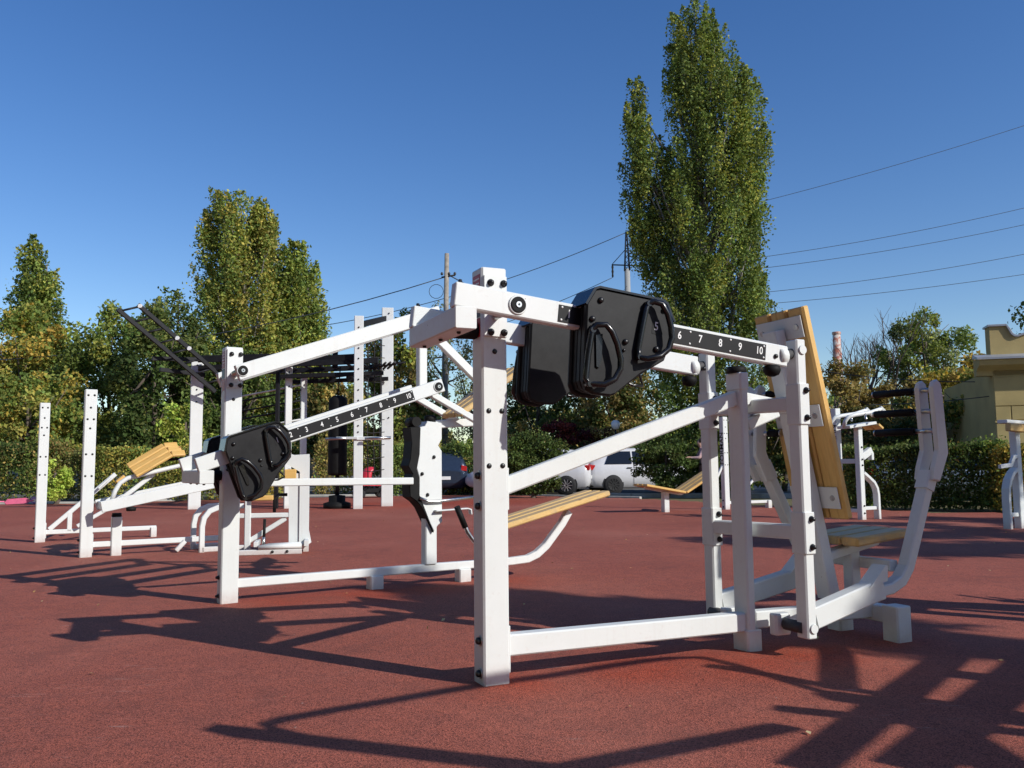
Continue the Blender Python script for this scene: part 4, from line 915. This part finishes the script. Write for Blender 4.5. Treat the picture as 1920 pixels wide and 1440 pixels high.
round_tree('shrub', 'low dark bush beyond the bench', 'shrub', 6.5, 25.0, .7, (1.0, .7, .65), G2+G1[:1], .09, 36, 160, cr=.28)
hedge('dark hedge below the olive shrub across the car park', -3.0, 1.4, 31.3, 1.35, 1.0, G2+G7, 9000, .09, .15)
# right side
RT = 'autumn trees on the right'
round_tree('broadleaf_tree', 'brown olive tangled tree behind the leaning backrest', 'tree', 12.9, 33, 2.6, (2.1, 1.6, 2.5), G7, .13, 62, 260, RT, cr=.22)
round_tree('broadleaf_tree', 'green tree with pointed top above the hand grips', 'tree', 17.0, 35, 4.9, (1.9, 1.7, 2.5), GS+G1, .14, 62, 220, RT, cr=.2)
round_tree('broadleaf_tree', 'golden brown tree left of the yellow building', 'tree', 15.0, 29, 2.5, (2.2, 1.6, 2.2), G3+G7, .13, 60, 270, RT)
round_tree('broadleaf_tree', 'yellow olive tree touching the yellow building', 'tree', 14.2, 25.5, 1.9, (1.5, 1.4, 1.9), G3+G1, .12, 50, 260, RT)
round_tree('broadleaf_tree', 'dark tree under the golden brown ones', 'tree', 12.0, 26.5, 1.5, (1.9, 1.2, 1.4), G2+G7, .12, 46, 250, RT)
round_tree('broadleaf_tree', 'dark low tree right of the tall poplar foot', 'tree', 9.4, 30.0, 1.7, (1.7, 1.2, 1.6), G2+G1[:2]+G7, .12, 46, 250, RT)
hedge('dark clipped hedge behind the hand grips', 7.2, 10.2, 18.3, 1.25, 1.1, G2+G2+G1[:2]+G7[:1], 24000, .066, .06, -24)
hedge('clipped hedge at the foot of the yellow building', 9.5, 14.5, 16.6, 1.18, 1.1, G2+G1[:2]+G3[:1]+G7[:1], 32000, .066, .08, -20)
# the wood far behind everything, one mass
dn = 30000; dx_ = RNG.uniform(-75, 75, dn); tp_ = 4.3+1.1*np.sin(dx_*.31)+.7*np.sin(dx_*.83+1)+.4*np.sin(dx_*2.1)
dp = np.stack([dx_, 64+RNG.uniform(-2.5, 2.5, dn)+2*np.sin(dx_*.2), .2+RNG.random(dn)**.8*tp_], 1)
dw = leaves('distant_wood', dp, .55, G7+G2+G1, None, (dx_+80).astype(int)//3, .3); dw['kind'] = 'stuff'; tag(dw, 'far off dark olive wood closing the horizon behind the car park', 'wood')
# bare trees
def bare(label, x, y, h, seed, lean=0.):
    t = thing('bare_tree', label, 'tree', (x, y, 0), 0, 'bare trees'); rng = random.Random(seed); b = Mb()
    def grow(p, d, L, r, lv):
        q = p+d*L*.5+Vector((rng.uniform(-.05, .05), rng.uniform(-.05, .05), 0))*L; e = p+d*L
        b.tube([p, q, e], [r, r*.8, r*.55], 6 if lv < 2 else 4, False)
        if lv >= 5: return
        for i in range(rng.choice((2, 3, 3)) if lv else 4):
            nd = (d+Vector((rng.uniform(-.62, .62), rng.uniform(-.62, .62), rng.uniform(-.05, .45)))).normalized()
            grow(p.lerp(e, rng.uniform(.55, 1)), nd, L*rng.uniform(.58, .8), r*.55, lv+1)
    grow(Vector((0, 0, -.2)), Vector((lean, 0, 1)).normalized(), h*.36, .02*h, 0)
    b.build('branches', 'twig', t); return t
bare('leafless grey tree right of the factory chimney', 14.9, 36, 8.4, 3)
bare('leafless grey tree behind the pointed green tree', 16.6, 38, 8.2, 8, .05)
bare('thin leafless tree left of the yellow building', 19.2, 37, 6.8, 12)
bare('leafless tangled tree around the chimney foot', 13.2, 35, 6.0, 21, -.08)
# trees out of the picture on the right: they shade the court and the seat end of the machine
OT = 'trees at the right side of the court'
round_tree('broadleaf_tree', 'broad tree right of the court shading its middle', 'tree', 15.8, 4.4, 6.4, (2.6, 2.6, 2.5), G1+G7, .2, 60, 210, OT, cr=.2)
round_tree('broadleaf_tree', 'second broad tree right of the court farther along', 'tree', 18.6, 6.2, 6.2, (2.6, 2.4, 2.6), G1+G7, .2, 60, 210, OT, cr=.2)
round_tree('broadleaf_tree', 'tree overhanging the yellow building from the right', 'tree', 16.3, 22.5, 5.2, (2.35, 2.0, 2.0), G2+G1, .13, 60, 240, OT)
round_tree('broadleaf_tree', 'young tree right of the machines', 'tree', 10.86, -.48, 6.9, (.56, .56, 1.5), G1+G7, .17, 60, 190, OT, cr=.32)

for k, (x, y, h_) in enumerate(((-12.5, 3.0, 10), (-12.5, -4, 10.5), (-8.5, -10, 10), (-2.0, -12.5, 10.5), (5.5, -15.5, 11), (-16, 9.5, 9), (-20, -9, 12), (13, -21, 12))):  # unseen trees added to block low sky light and deepen the shaded faces
    round_tree('broadleaf_tree', 'broad green tree added out of view to block sky light, near and left sides', 'tree', x, y, h_*.60, (4.0, 3.8, h_*.55), G1+G2, .45, 56, 150, 'added trees blocking sky light', cr=.26)

# ------------------------------------------------------------------ yellow building
bd_ = thing('yellow_building', 'small yellow rendered building with block joints and scooped parapet', 'building', (12.15, 21.6, 0), -16)
WL = 9.0
Mb().box((0, .0, -.1), (WL, 6, 3.25), .01).build('wall', 'wall_yellow', bd_)
def block(x0, x1, z0, z1):
    b = Mb(); b.box((x0+.012, -.028, z0+.012), (x1-.012, .004, z1-.012), .008); b.build('block', 'wall_yellow', bd_)
rows = [(0, .62, 0), (.62, 1.24, .4), (1.24, 1.86, 0), (2.02, 2.36, .35), (2.36, 2.98, 0)]
rows = [(0.0, .64, 0), (.64, 1.28, .42), (1.28, 1.92, 0.), (1.98, 2.34, .36), (2.34, 3.08, 0.0)]
for z0, z1, off in rows:
    x = -.0; w = .82
    edges = [0.]+[e for e in np.arange(off or w, WL, w)]+[WL]
    for a, c in zip(edges, edges[1:]): block(float(a), float(c), z0, z1)
Mb().box((-.02, -.045, 1.925), (WL, 0, 1.975), .006).build('string_course', 'wall_yellow', bd_)
cor = Mb(); cor.prism([(.0, 3.12), (.0, 3.25), (-.10, 3.30), (-.32, 3.36), (-.36, 3.46), (-.36, 3.50), (.3, 3.56), (.3, 3.12)], lambda a, b, c: Vector((c, a, b)), -.36, WL); cor.build('cornice', 'wall_yellow', bd_)
Mb().prism([(-.41, 3.50), (-.41, 3.55), (.05, 3.66), (.1, 3.66), (.1, 3.56)], lambda a, b, c: Vector((c, a, b)), -.42, WL).build('cornice_flashing', 'roof_metal', bd_)
prof = [(.0, 3.55), (.0, 4.38), (.38, 4.38), (.44, 4.28), (.50, 4.15), (.56, 4.10), (.62, 4.09), (.75, 4.13), (.95, 4.20), (1.2, 4.30), (1.5, 4.44), (2.0, 4.6), (2.6, 4.66), (2.6, 3.55)]
Mb().prism(prof, lambda a, b, c: Vector((a, c, b)), .05, .5).build('parapet', 'wall_yellow', bd_)
pc = Mb(); pc.bent([(a, .275, b+.02) for a, b in [(-.04, 4.38)]+prof[2:-1]], .55, .05, axis=(0, 1, 0), r=.004); pc.build('parapet_flashing', 'roof_metal', bd_)
gf = Mb(); rr_ = random.Random(4)
for k in range(9):
    x = .25+.09*k+(.15 if k > 5 else 0); pts = [(x+rr_.uniform(-.05, .06), -.031, 1.02+rr_.uniform(-.02, .26)) for _ in range(4)]; gf.tube(pts, .006, 4)
gf.build('graffiti', 'graffiti', bd_)

# ------------------------------------------------------------------ cars
def wheel(car, x, y, r, sd, rim):
    w = Mb(); w.lathe([(r*.62, -.09), (r*.93, -.10), (r, -.06), (r, .06), (r*.93, .10), (r*.66, .10)], (x, y, r), (0, sd, 0), 24); wo = w.build('wheel', 'tyre', car)
    m = Mb(); m.lathe([(r*.67, .09), (r*.67, .108), (r*.62, .114), (r*.58, .103), (.02, .103)], (x, y, r), (0, sd, 0), 20); mo = m.build('rim', 'tyre', wo)
    sp_ = Mb()
    for k in range(10):
        a = k*math.pi/5; sp_.beam((x+math.cos(a)*.03, y+sd*.112, r+math.sin(a)*.03), (x+math.cos(a)*r*.6, y+sd*.112, r+math.sin(a)*r*.6), .028, .016, (0, sd, 0), .003)
    sp_.build('spokes', rim, wo)
def car(label, x, y, rz, paint_, rim='rim', group='parked cars', z=0., L=4.1, Hh=1.5, hatch=True):
    c = thing('parked_car', label, 'car', (x, y, z), rz, group)
    # cross sections along the length: (x, z_low, z_belt, z_top, half width low, belt, top)
    k = L/4.1; h = Hh/1.5
    if hatch: S = [(-2.05, .42, .72, .80, .55, .62, .60), (-1.98, .26, .80, 1.02, .74, .80, .70), (-1.86, .22, .93, 1.26, .80, .84, .66), (-1.6, .2, .95, 1.43, .83, .86, .62), (-1.0, .18, .94, 1.50, .84, .87, .62), (-.2, .18, .92, 1.50, .85, .87, .62), (.35, .18, .90, 1.42, .85, .87, .60), (.75, .18, .90, 1.20, .85, .87, .60), (1.15, .2, .88, .96, .84, .86, .62), (1.6, .22, .82, .88, .82, .84, .62), (1.9, .28, .70, .76, .74, .76, .56), (2.05, .36, .58, .62, .55, .58, .5)]
    else: S = [(-2.1, .42, .74, .82, .55, .62, .60), (-2.0, .28, .90, .96, .76, .80, .70), (-1.6, .22, .96, 1.02, .82, .86, .66), (-1.25, .2, .95, 1.22, .84, .87, .60), (-.8, .18, .94, 1.42, .85, .88, .58), (-.2, .18, .92, 1.46, .85, .88, .60), (.35, .18, .90, 1.38, .85, .88, .58), (.85, .18, .90, 1.12, .85, .88, .58), (1.2, .2, .88, .95, .84, .87, .62), (1.7, .22, .80, .85, .82, .84, .62), (2.0, .28, .68, .74, .74, .76, .56), (2.1, .36, .56, .62, .55, .58, .5)]
    def ringp(s, e=0):
        X, zl, zb, zt, wl_, wb, wt = s; X *= k; zl *= h; zb *= h; zt *= h
        half = [(0, zl), (wl_*.75, zl), (wl_, zl+.06), (wb, (zl+zb)/2), (wb*.99, zb-.05), (wb*.955, zb), (wt+.02, zt-.10*(zt-zb) if zt-zb > .2 else (zb+zt)/2), (wt*.85, zt-.01), (wt*.45, zt+.015)]
        return [(X, y_, z_) for y_, z_ in half]+[(X, 0, zt+.02)]+[(X, -y_, z_) for y_, z_ in reversed(half[1:])]
    b = Mb(); b.loft([b.ring(ringp(s)) for s in S], True, True, True); b.build('body', paint_, c)
    def side(pts, name, mat, off=.012):
        for sd in (-1, 1):
            m = Mb(); m.f.append(tuple(m.ring([(X*k, sd*(Y+off), Z*h) for X, Y, Z in pts]))); m.build(name, mat, c)
    def wy(zz): return .835+(.64-.835)*(zz-.95)/(1.42-.95)
    for x0, x1, x2, x3 in (((-1.55, -.62, -.62, -1.32) if hatch else (-1.05, -.55, -.55, -.86)), (-.55, .28, .10, -.55), (.33, .86, .42, .18)):
        zt = 1.40 if hatch else 1.36; z2 = zt if x2 < .3 else 1.30
        side([(x0, wy(.99), .99), (x1, wy(.99), .99), (x2, wy(z2), z2), (x3, wy(zt), zt)], 'side_window', 'car_glass', .022)
    for X in (-.58, .30): side([(X, .872, .3), (X+.012, .872, .3), (X+.012, .852, .92), (X, .852, .92)], 'door_gap', 'tyre', .008)
    for X in (-.80, .12):
        for sd in (-1, 1): Mb().beam((X*k, sd*.885, .86*h), ((X+.16)*k, sd*.885, .86*h), .03, .03, (0, 0, 1), .006).build('door_handle', 'tyre', c)
    rw = Mb(); 
    if hatch: rw.f.append(tuple(rw.ring([(-1.935*k, -.6, 1.02*h), (-1.935*k, .6, 1.02*h), (-1.70*k, .52, 1.39*h), (-1.70*k, -.52, 1.39*h)]))); 
    else: rw.f.append(tuple(rw.ring([(-1.55*k, -.58, 1.06*h), (-1.55*k, .58, 1.06*h), (-.88*k, .5, 1.42*h), (-.88*k, -.5, 1.42*h)])))
    rw.build('rear_window', 'car_glass', c)
    ws = Mb(); ws.f.append(tuple(ws.ring([(1.14*k, -.6, 1.0*h), (1.14*k, .6, 1.0*h), (.42*k, .52, 1.42*h), (.42*k, -.52, 1.42*h)]))); ws.build('windscreen', 'car_glass', c)
    for sd in (-1, 1):
        Mb().prism([(sd*.60, .82*h), (sd*.79, .80*h), (sd*.80, .95*h), (sd*.62, 1.0*h)], lambda a, b_, t_: Vector((t_, a, b_)), -2.03*k, -1.86*k, .01).build('tail_lamp', 'lamp_red', c)
        Mb().prism([(sd*.50, .60*h), (sd*.74, .62*h), (sd*.72, .72*h), (sd*.52, .70*h)], lambda a, b_, t_: Vector((t_, a, b_)), 1.80*k, 1.97*k, .01).build('headlight', 'zinc', c)
        for X in (-1.28, 1.30):
            ar = Mb(); ar.lathe([(.36, -.02), (.36, .0)], (X*k, sd*.855, .33), (0, sd, 0), 22); ar.build('wheel_arch', 'tyre', c)
            wheel(c, X*k, sd*.80, .32, sd, rim)
    Mb().box((-2.075*k, -.26, .52*h), (-2.03*k, .26, .63*h), .004).build('number_plate', 'print_white', c)
    Mb().box((-1.98*k, -.7, .25*h), (-1.9*k, .7, .40*h), .02).build('bumper_trim', 'tyre', c)
    return c
car('white hatchback with dark wheels behind the black green bush', 4.35, 29.3, 12, 'car_white', 'rim_dark')
car('white car showing only its rounded tail and silver wheel beside dark bush', .55, 28.6, 172, 'car_white')
car('blue car with red tail lamp between the two white cars', 2.75, 33.0, 75, 'car_blue', z=0.)
car('dark blue car in the shade behind the knee post', -2.5, 30.6, 95, 'car_navy', z=.0)
car('grey car mostly hidden behind the dark bush', -.6, 31.6, 100, 'car_grey', hatch=False)
car('pale car with dark roof rail behind the clipped hedge', 10.6, 20.6, -18, 'car_pale', Hh=1.26)

# ------------------------------------------------------------------ pram, scooter, person, lamp, poles, wires
pm_ = thing('pram', 'red hooded pram standing beyond the rope net', 'pram', (-4.52, 27.4, 0), 30)
hd = Mb(); rings = []
for i in range(7):
    a = -.2+i*.33; rings.append(hd.ring([(math.cos(a)*.34*math.cos(t)*-1, .26*math.sin(t), .62+math.sin(a)*.36*max(.25, math.cos(t*.6))) for t in [(-1+2*j/8)*1.4 for j in range(9)]]))
hd.loft(rings, False, False, True); ho_ = hd.build('hood', 'red_fabric', pm_)
sm_ = ho_.modifiers.new('thick', 'SOLIDIFY'); sm_.thickness = .02
Mb().prism([(-.38, .62), (-.34, .38), (.40, .36), (.48, .60)], lambda a, b, c: Vector((a, c, b)), -.22, .22, .02).build('tub', 'red_fabric', pm_)
for sd in (-1, 1): Mb().tube([(-.45, sd*.2, .15), (.1, sd*.2, .42), (.62, sd*.2, 1.0)], .014, 6).build('frame_tube', 'black_steel', pm_)
for x, r in ((-.38, .13), (.40, .17)):
    for sd in (-1, 1): Mb().lathe([(r*.8, -.02), (r, -.015), (r, .015), (r*.8, .02)], (x, sd*.24, r), (0, 1, 0), 16).build('wheel', 'tyre', pm_)
    Mb().tube([(x, -.24, r), (x, .24, r)], .012, 6).build('axle', 'black_steel', pm_)
Mb().box((-.3, -.2, .16), (.35, .2, .30), .02).build('basket', 'black_rubber', pm_)
Mb().tube([(-.38, 0, .14), (-.1, 0, .40)], .014, 6).build('stay', 'black_steel', pm_); Mb().tube([(.40, 0, .18), (.12, 0, .40)], .014, 6).build('stay', 'black_steel', pm_)
sc_ = thing('kick_scooter', 'pink kick scooter lying on its side at the court edge', 'scooter', (-14.15, 24.75, 0), 6)
Mb().prism([(-.36, .06), (-.28, .16), (.20, .19), (.30, .15), (.32, .08), (.25, .03), (-.30, .01)], lambda a, b, c: Vector((a, c, b)), -.05, -.01, .006).build('deck', 'pink', sc_)
Mb().lathe([(.085, -.02), (.10, -.015), (.10, .015), (.085, .02)], (.44, -.02, .115), (0, 1, .15), 20).build('wheel', 'violet', sc_)
Mb().lathe([(.05, -.022), (.05, .022)], (.44, -.02, .115), (0, 1, .15), 12).build('hub', 'print_white', sc_)
Mb().lathe([(.05, -.02), (.06, -.015), (.06, .015), (.05, .02)], (-.30, -.02, .07), (0, 1, .15), 16).build('wheel', 'tyre', sc_)
Mb().tube([(-.36, -.03, .09), (-.75, -.1, .10), (-1.1, -.12, .11)], .018, 8).build('stem', 'pink', sc_)
Mb().tube([(-1.1, -.32, .11), (-1.1, .1, .11)], .018, 8).build('handlebar', 'pink', sc_)
Mb().tube([(.28, -.03, .10), (.44, -.03, .115)], .02, 8).build('fork', 'pink', sc_)

def person(label, x, y, rz):
    t = thing('person', label, 'person', (x, y, 0), rz)
    J = {'pel': (0, 0, .90, .145), 'belly': (-.02, 0, 1.05, .14), 'chest': (-.06, 0, 1.25, .155), 'neck': (-.10, 0, 1.43, .06), 'head0': (-.12, 0, 1.52, .085), 'head1': (-.125, 0, 1.62, .092), 'head2': (-.115, 0, 1.69, .06),
         'shL': (-.07, .17, 1.37, .07), 'elL': (-.20, .27, 1.14, .055), 'wrL': (-.44, .22, 1.10, .038), 'haL': (-.53, .20, 1.12, .035), 'shR': (-.07, -.17, 1.37, .07), 'elR': (-.20, -.27, 1.14, .055), 'wrR': (-.42, -.20, 1.14, .038), 'haR': (-.51, -.18, 1.16, .035),
         'hiL': (.0, .09, .84, .115), 'knL': (-.05, .10, .47, .075), 'anL': (.05, .10, .10, .048), 'toL': (-.10, .11, .045, .045), 'hiR': (.0, -.09, .84, .115), 'knR': (.06, -.10, .47, .075), 'anR': (.20, -.10, .11, .048), 'toR': (.06, -.11, .045, .045),
         'nose': (-.215, 0, 1.585, .018)}
    Ed = [('pel', 'belly'), ('belly', 'chest'), ('chest', 'neck'), ('neck', 'head0'), ('head0', 'head1'), ('head1', 'head2'), ('head1', 'nose'), ('chest', 'shL'), ('shL', 'elL'), ('elL', 'wrL'), ('wrL', 'haL'), ('chest', 'shR'), ('shR', 'elR'), ('elR', 'wrR'), ('wrR', 'haR'), ('pel', 'hiL'), ('hiL', 'knL'), ('knL', 'anL'), ('anL', 'toL'), ('pel', 'hiR'), ('hiR', 'knR'), ('knR', 'anR'), ('anR', 'toR')]
    for sd, ha in ((1, 'haL'), (-1, 'haR')):
        hx, hy, hz, _ = J[ha]
        for i, (dx, dy, dz, ln) in enumerate(((-1, .3, .0, .075), (-1, .12, -.02, .085), (-1, -.05, -.04, .08), (-1, -.22, -.06, .065), (-.5, .8*-sd, .35, .055))):
            k1, k2 = f'{ha}f{i}a', f'{ha}f{i}b'; off = (.02*(1.2-i*.8)) if i < 4 else -.02*sd
            J[k1] = (hx+dx*ln*.5, hy+off+dy*ln*.3, hz+dz*ln, .0105); J[k2] = (hx+dx*ln, hy+off+dy*ln*.5, hz+dz*ln-.02, .009)
            Ed += [(ha, k1), (k1, k2)]
    names = list(J); me = bpy.data.meshes.new('body'); me.from_pydata([J[n][:3] for n in names], [(names.index(a), names.index(b)) for a, b in Ed], [])
    o = bpy.data.objects.new('body', me); COL.objects.link(o); o.modifiers.new('skin', 'SKIN'); sb = o.modifiers.new('sub', 'SUBSURF'); sb.levels = 2; sb.render_levels = 2
    for i, n_ in enumerate(names): me.skin_vertices[0].data[i].radius = (J[n_][3],)*2
    me.skin_vertices[0].data[0].use_root = True
    dg = bpy.context.evaluated_depsgraph_get(); fm = bpy.data.meshes.new_from_object(o.evaluated_get(dg)); bpy.data.objects.remove(o)
    for mname in ('skin', 'jacket_pink', 'skirt', 'shoe'): fm.materials.append(MAT[mname])
    for pz in fm.polygons:
        c = pz.center; pz.use_smooth = True
        if c.z > 1.455: pz.material_index = 0
        elif abs(c.y) > .12 and c.x < -.425 and c.z > 1.0: pz.material_index = 0
        elif c.z > .88: pz.material_index = 1
        elif c.z > .13: pz.material_index = 2
        else: pz.material_index = 3
    body = link('body', fm, None, t)
    hb = Mb(); rings = []
    for i in range(6):
        a = i/5*math.pi*.55; rings.append(hb.ring([(-.10+.105*math.sin(a)*math.cos(q)+.012, .098*math.sin(a)*math.sin(q), 1.615+.115*math.cos(a)) for q in [2*math.pi*j/14 for j in range(14)]]))
    hb.loft(rings, True, True, True); hb.build('hair', 'hair', t)
    hat = Mb(); hat.lathe([(.075, 0), (.08, .14), (.05, .22)], (-.045, 0, 1.40), (0, 0, 1), 12); hat.build('hood', 'jacket_pink', t)
    sk = Mb(); sk.lathe([(.155, .33), (.175, .2), (.235, -.22), (.225, -.22), (.15, .3)], (0, 0, .74), (0, 0, 1), 20); sk.build('tunic', 'skirt', t)
    for sd in (-1, 1):
        ey = Mb(); ey.lathe([(.012, -.004), (.011, .004), (.004, .009)], (-.203, sd*.034, 1.605), (-1, sd*.25, 0), 8); ey.build('eye', 'hair', t)
    mo = Mb(); mo.beam((-.195, -.022, 1.535), (-.195, .022, 1.535), .01, .008, (0, 0, 1), .002); mo.build('mouth', 'sticker_red', t)
    bl = Mb(); bl.lathe([(.185, -.02), (.19, 0), (.185, .03)], (-.0, 0, .95), (0, 0, 1), 18); bl.build('belt', 'hair', t)
    return t
person('person in a pink jacket and dark tunic reaching forward behind the link rod', 5.62, 25.2, -4)

lp = thing('globe_lamp', 'white globe lamp on a thin post behind the diagonal brace', 'street lamp', (3.72, 31, 0))
Mb().lathe([(.03, 0), (.10, .03), (.155, .12), (.165, .19), (.145, .27), (.08, .33), (0, .345)], (0, 0, 2.22), (0, 0, 1), 18).build('globe', 'globe', lp)
Mb().tube([(0, 0, -.1), (0, 0, 1.2), (0, 0, 2.24)], [.05, .04, .035], 10).build('post', 'black_steel', lp)
up_ = thing('utility_pole', 'weathered wooden utility pole behind the white machine post', 'utility pole', (-3.0, 38, 0))
Mb().tube([(0, 0, -.3), (.03, 0, 5), (.12, 0, 10.5)], [.15, .13, .10], 12).build('pole', 'pole_wood', up_)
Mb().tube([(-.12, -.05, 9.4), (.5, -.05, 9.5)], .04, 8).build('arm', 'black_steel', up_)
for x in (-.1, .22, .48): Mb().lathe([(.03, 0), (.06, .03), (.06, .10), (.02, .14)], (x, -.05, 9.5), (0, 0, 1), 10).build('insulator', 'grey_rubber', up_)
cl_ = Mb(); cl_.tube([(-.05+.32*math.cos(a)-.3, -.12, 8.75+.32*math.sin(a)) for a in [i*.45 for i in range(15)]], .014, 5, False); cl_.build('cable_loop', 'wire', up_)
py = thing('pylon', 'grey concrete power pylon with lattice tip left of the tall poplar', 'pylon', (15.15, 110, 0))
Mb().tube([(0, 0, -.3), (.0, 0, 26.2)], [.55, .36], 12).build('mast', 'pylon_concrete', py)
lt = Mb()
for sx_, sy_ in ((-1, -1), (1, -1), (1, 1), (-1, 1)): lt.tube([(.32*sx_, .32*sy_, 26.0), (.06*sx_, .06*sy_, 31.2)], .085, 5)
for k in range(7):
    f0, f1 = k/7, (k+1)/7; w0, w1 = .32-.26*f0, .32-.26*f1; z0, z1 = 26+5.2*f0, 26+5.2*f1
    lt.tube([(-w0, -w0, z0), (w1, -w1, z1)], .035, 4); lt.tube([(w0, w0, z0), (-w1, w1, z1)], .035, 4)
lt.build('lattice_tip', 'black_steel', py)
ca = Mb(); ca.tube([(-2.0, 0, 26.8), (2.6, 0, 26.6)], .09, 6); ca.tube([(-1.9, 0, 26.9), (0, 0, 29.0)], .05, 5); ca.tube([(2.5, 0, 26.7), (0, 0, 29.0)], .05, 5); ca.build('cross_arm', 'black_steel', py)
for x in (-1.9, 2.5): Mb().lathe([(.10, 0), (.16, -.2), (.10, -.5), (.16, -.8), (.10, -1.1), (.14, -1.4), (.05, -1.6)], (x, 0, 26.7), (0, 0, 1), 8).build('insulator', 'black_steel', py)
ch_ = thing('factory_chimney', 'distant red and white brick factory chimney above the brown trees', 'chimney', (95.5, 250, 0))
Mb().tube([(0, 0, -1), (0, 0, 20), (0, 0, 38.4)], [1.9, 1.45, 1.08], 20).build('shaft', 'chimney_brick', ch_)
Mb().lathe([(1.08, 0), (1.25, .2), (1.25, .8), (1.1, .9)], (0, 0, 38.0), (0, 0, 1), 20).build('rim', 'chimney_brick', ch_)
def wire(label, p, q, sag, r=.02, n=24):
    b = Mb(); p = Vector(p); q = Vector(q)
    b.tube([p.lerp(q, i/n)-Vector((0, 0, 4*sag*(i/n)*(1-i/n))) for i in range(n+1)], r, 5); o = b.build('overhead_wire', 'wire'); tag(o, label, 'wire', 'overhead wires'); return o
wire('overhead wire from the utility pole sagging across the left poplars', (-2.9, 38, 9.45), (-45, 34, 8.0), 3.2, .022)
wire('short wire from the utility pole towards the machine post', (-2.8, 38, 9.52), (15.1, 110, 24.0), 3.0, .026)
wire('wire from the pylon tip sinking left behind the machine post', (15.15, 110, 31.1), (-40, 118, 19), 2.6, .05)
wire('second pylon wire running left under the insulator', (13.2, 110, 25.1), (-30, 122, 14), 1.8, .045)
for i, (z0, z1, s) in enumerate(((19.7, 26.6, .5), (15.75, 20.4, .7), (14.95, 19.1, .7), (13.2, 16.9, .7), (12.3, 15.1, .5))):
    wire(('highest thin wire right of the tall poplar', 'second wire down right of the tall poplar', 'third wire down right of the tall poplar', 'fourth wire down right of the tall poplar', 'lowest wire right of the tall poplar')[i], (18.9-4, 60, z0-.9*(z1-z0)/7.), (48, 60, z1+.3*(z1-z0)), s, .019)
wire('pale cable sagging from the poplar to the yellow building', (9.5, 27, 3.9), (14.5, 21.3, 3.05), .25, .012)
wire('dark cable sagging behind the hand grips to the yellow building', (9.5, 23, 2.5), (14.5, 21.3, 3.0), .15, .012)

# ------------------------------------------------------------------ fallen leaves on the court
n_ = 300; fx = RNG.uniform(-9, 9, n_); fy = 2.6+RNG.random(n_)**1.4*20
ok = court_mask(fx, fy) & (np.abs(fx) < fy*.75+.5); fp = np.stack([fx, fy, pval(fx, fy, True)+.008], 1)[ok]
fl = leaves('fallen_leaves', fp, .026, [(.16, .11, .05), (.20, .13, .06), (.10, .06, .03), (.22, .18, .10)], None, None, 3.0)
fl['kind'] = 'stuff'; tag(fl, 'small dry yellow and brown leaves scattered over the red court', 'fallen leaves')
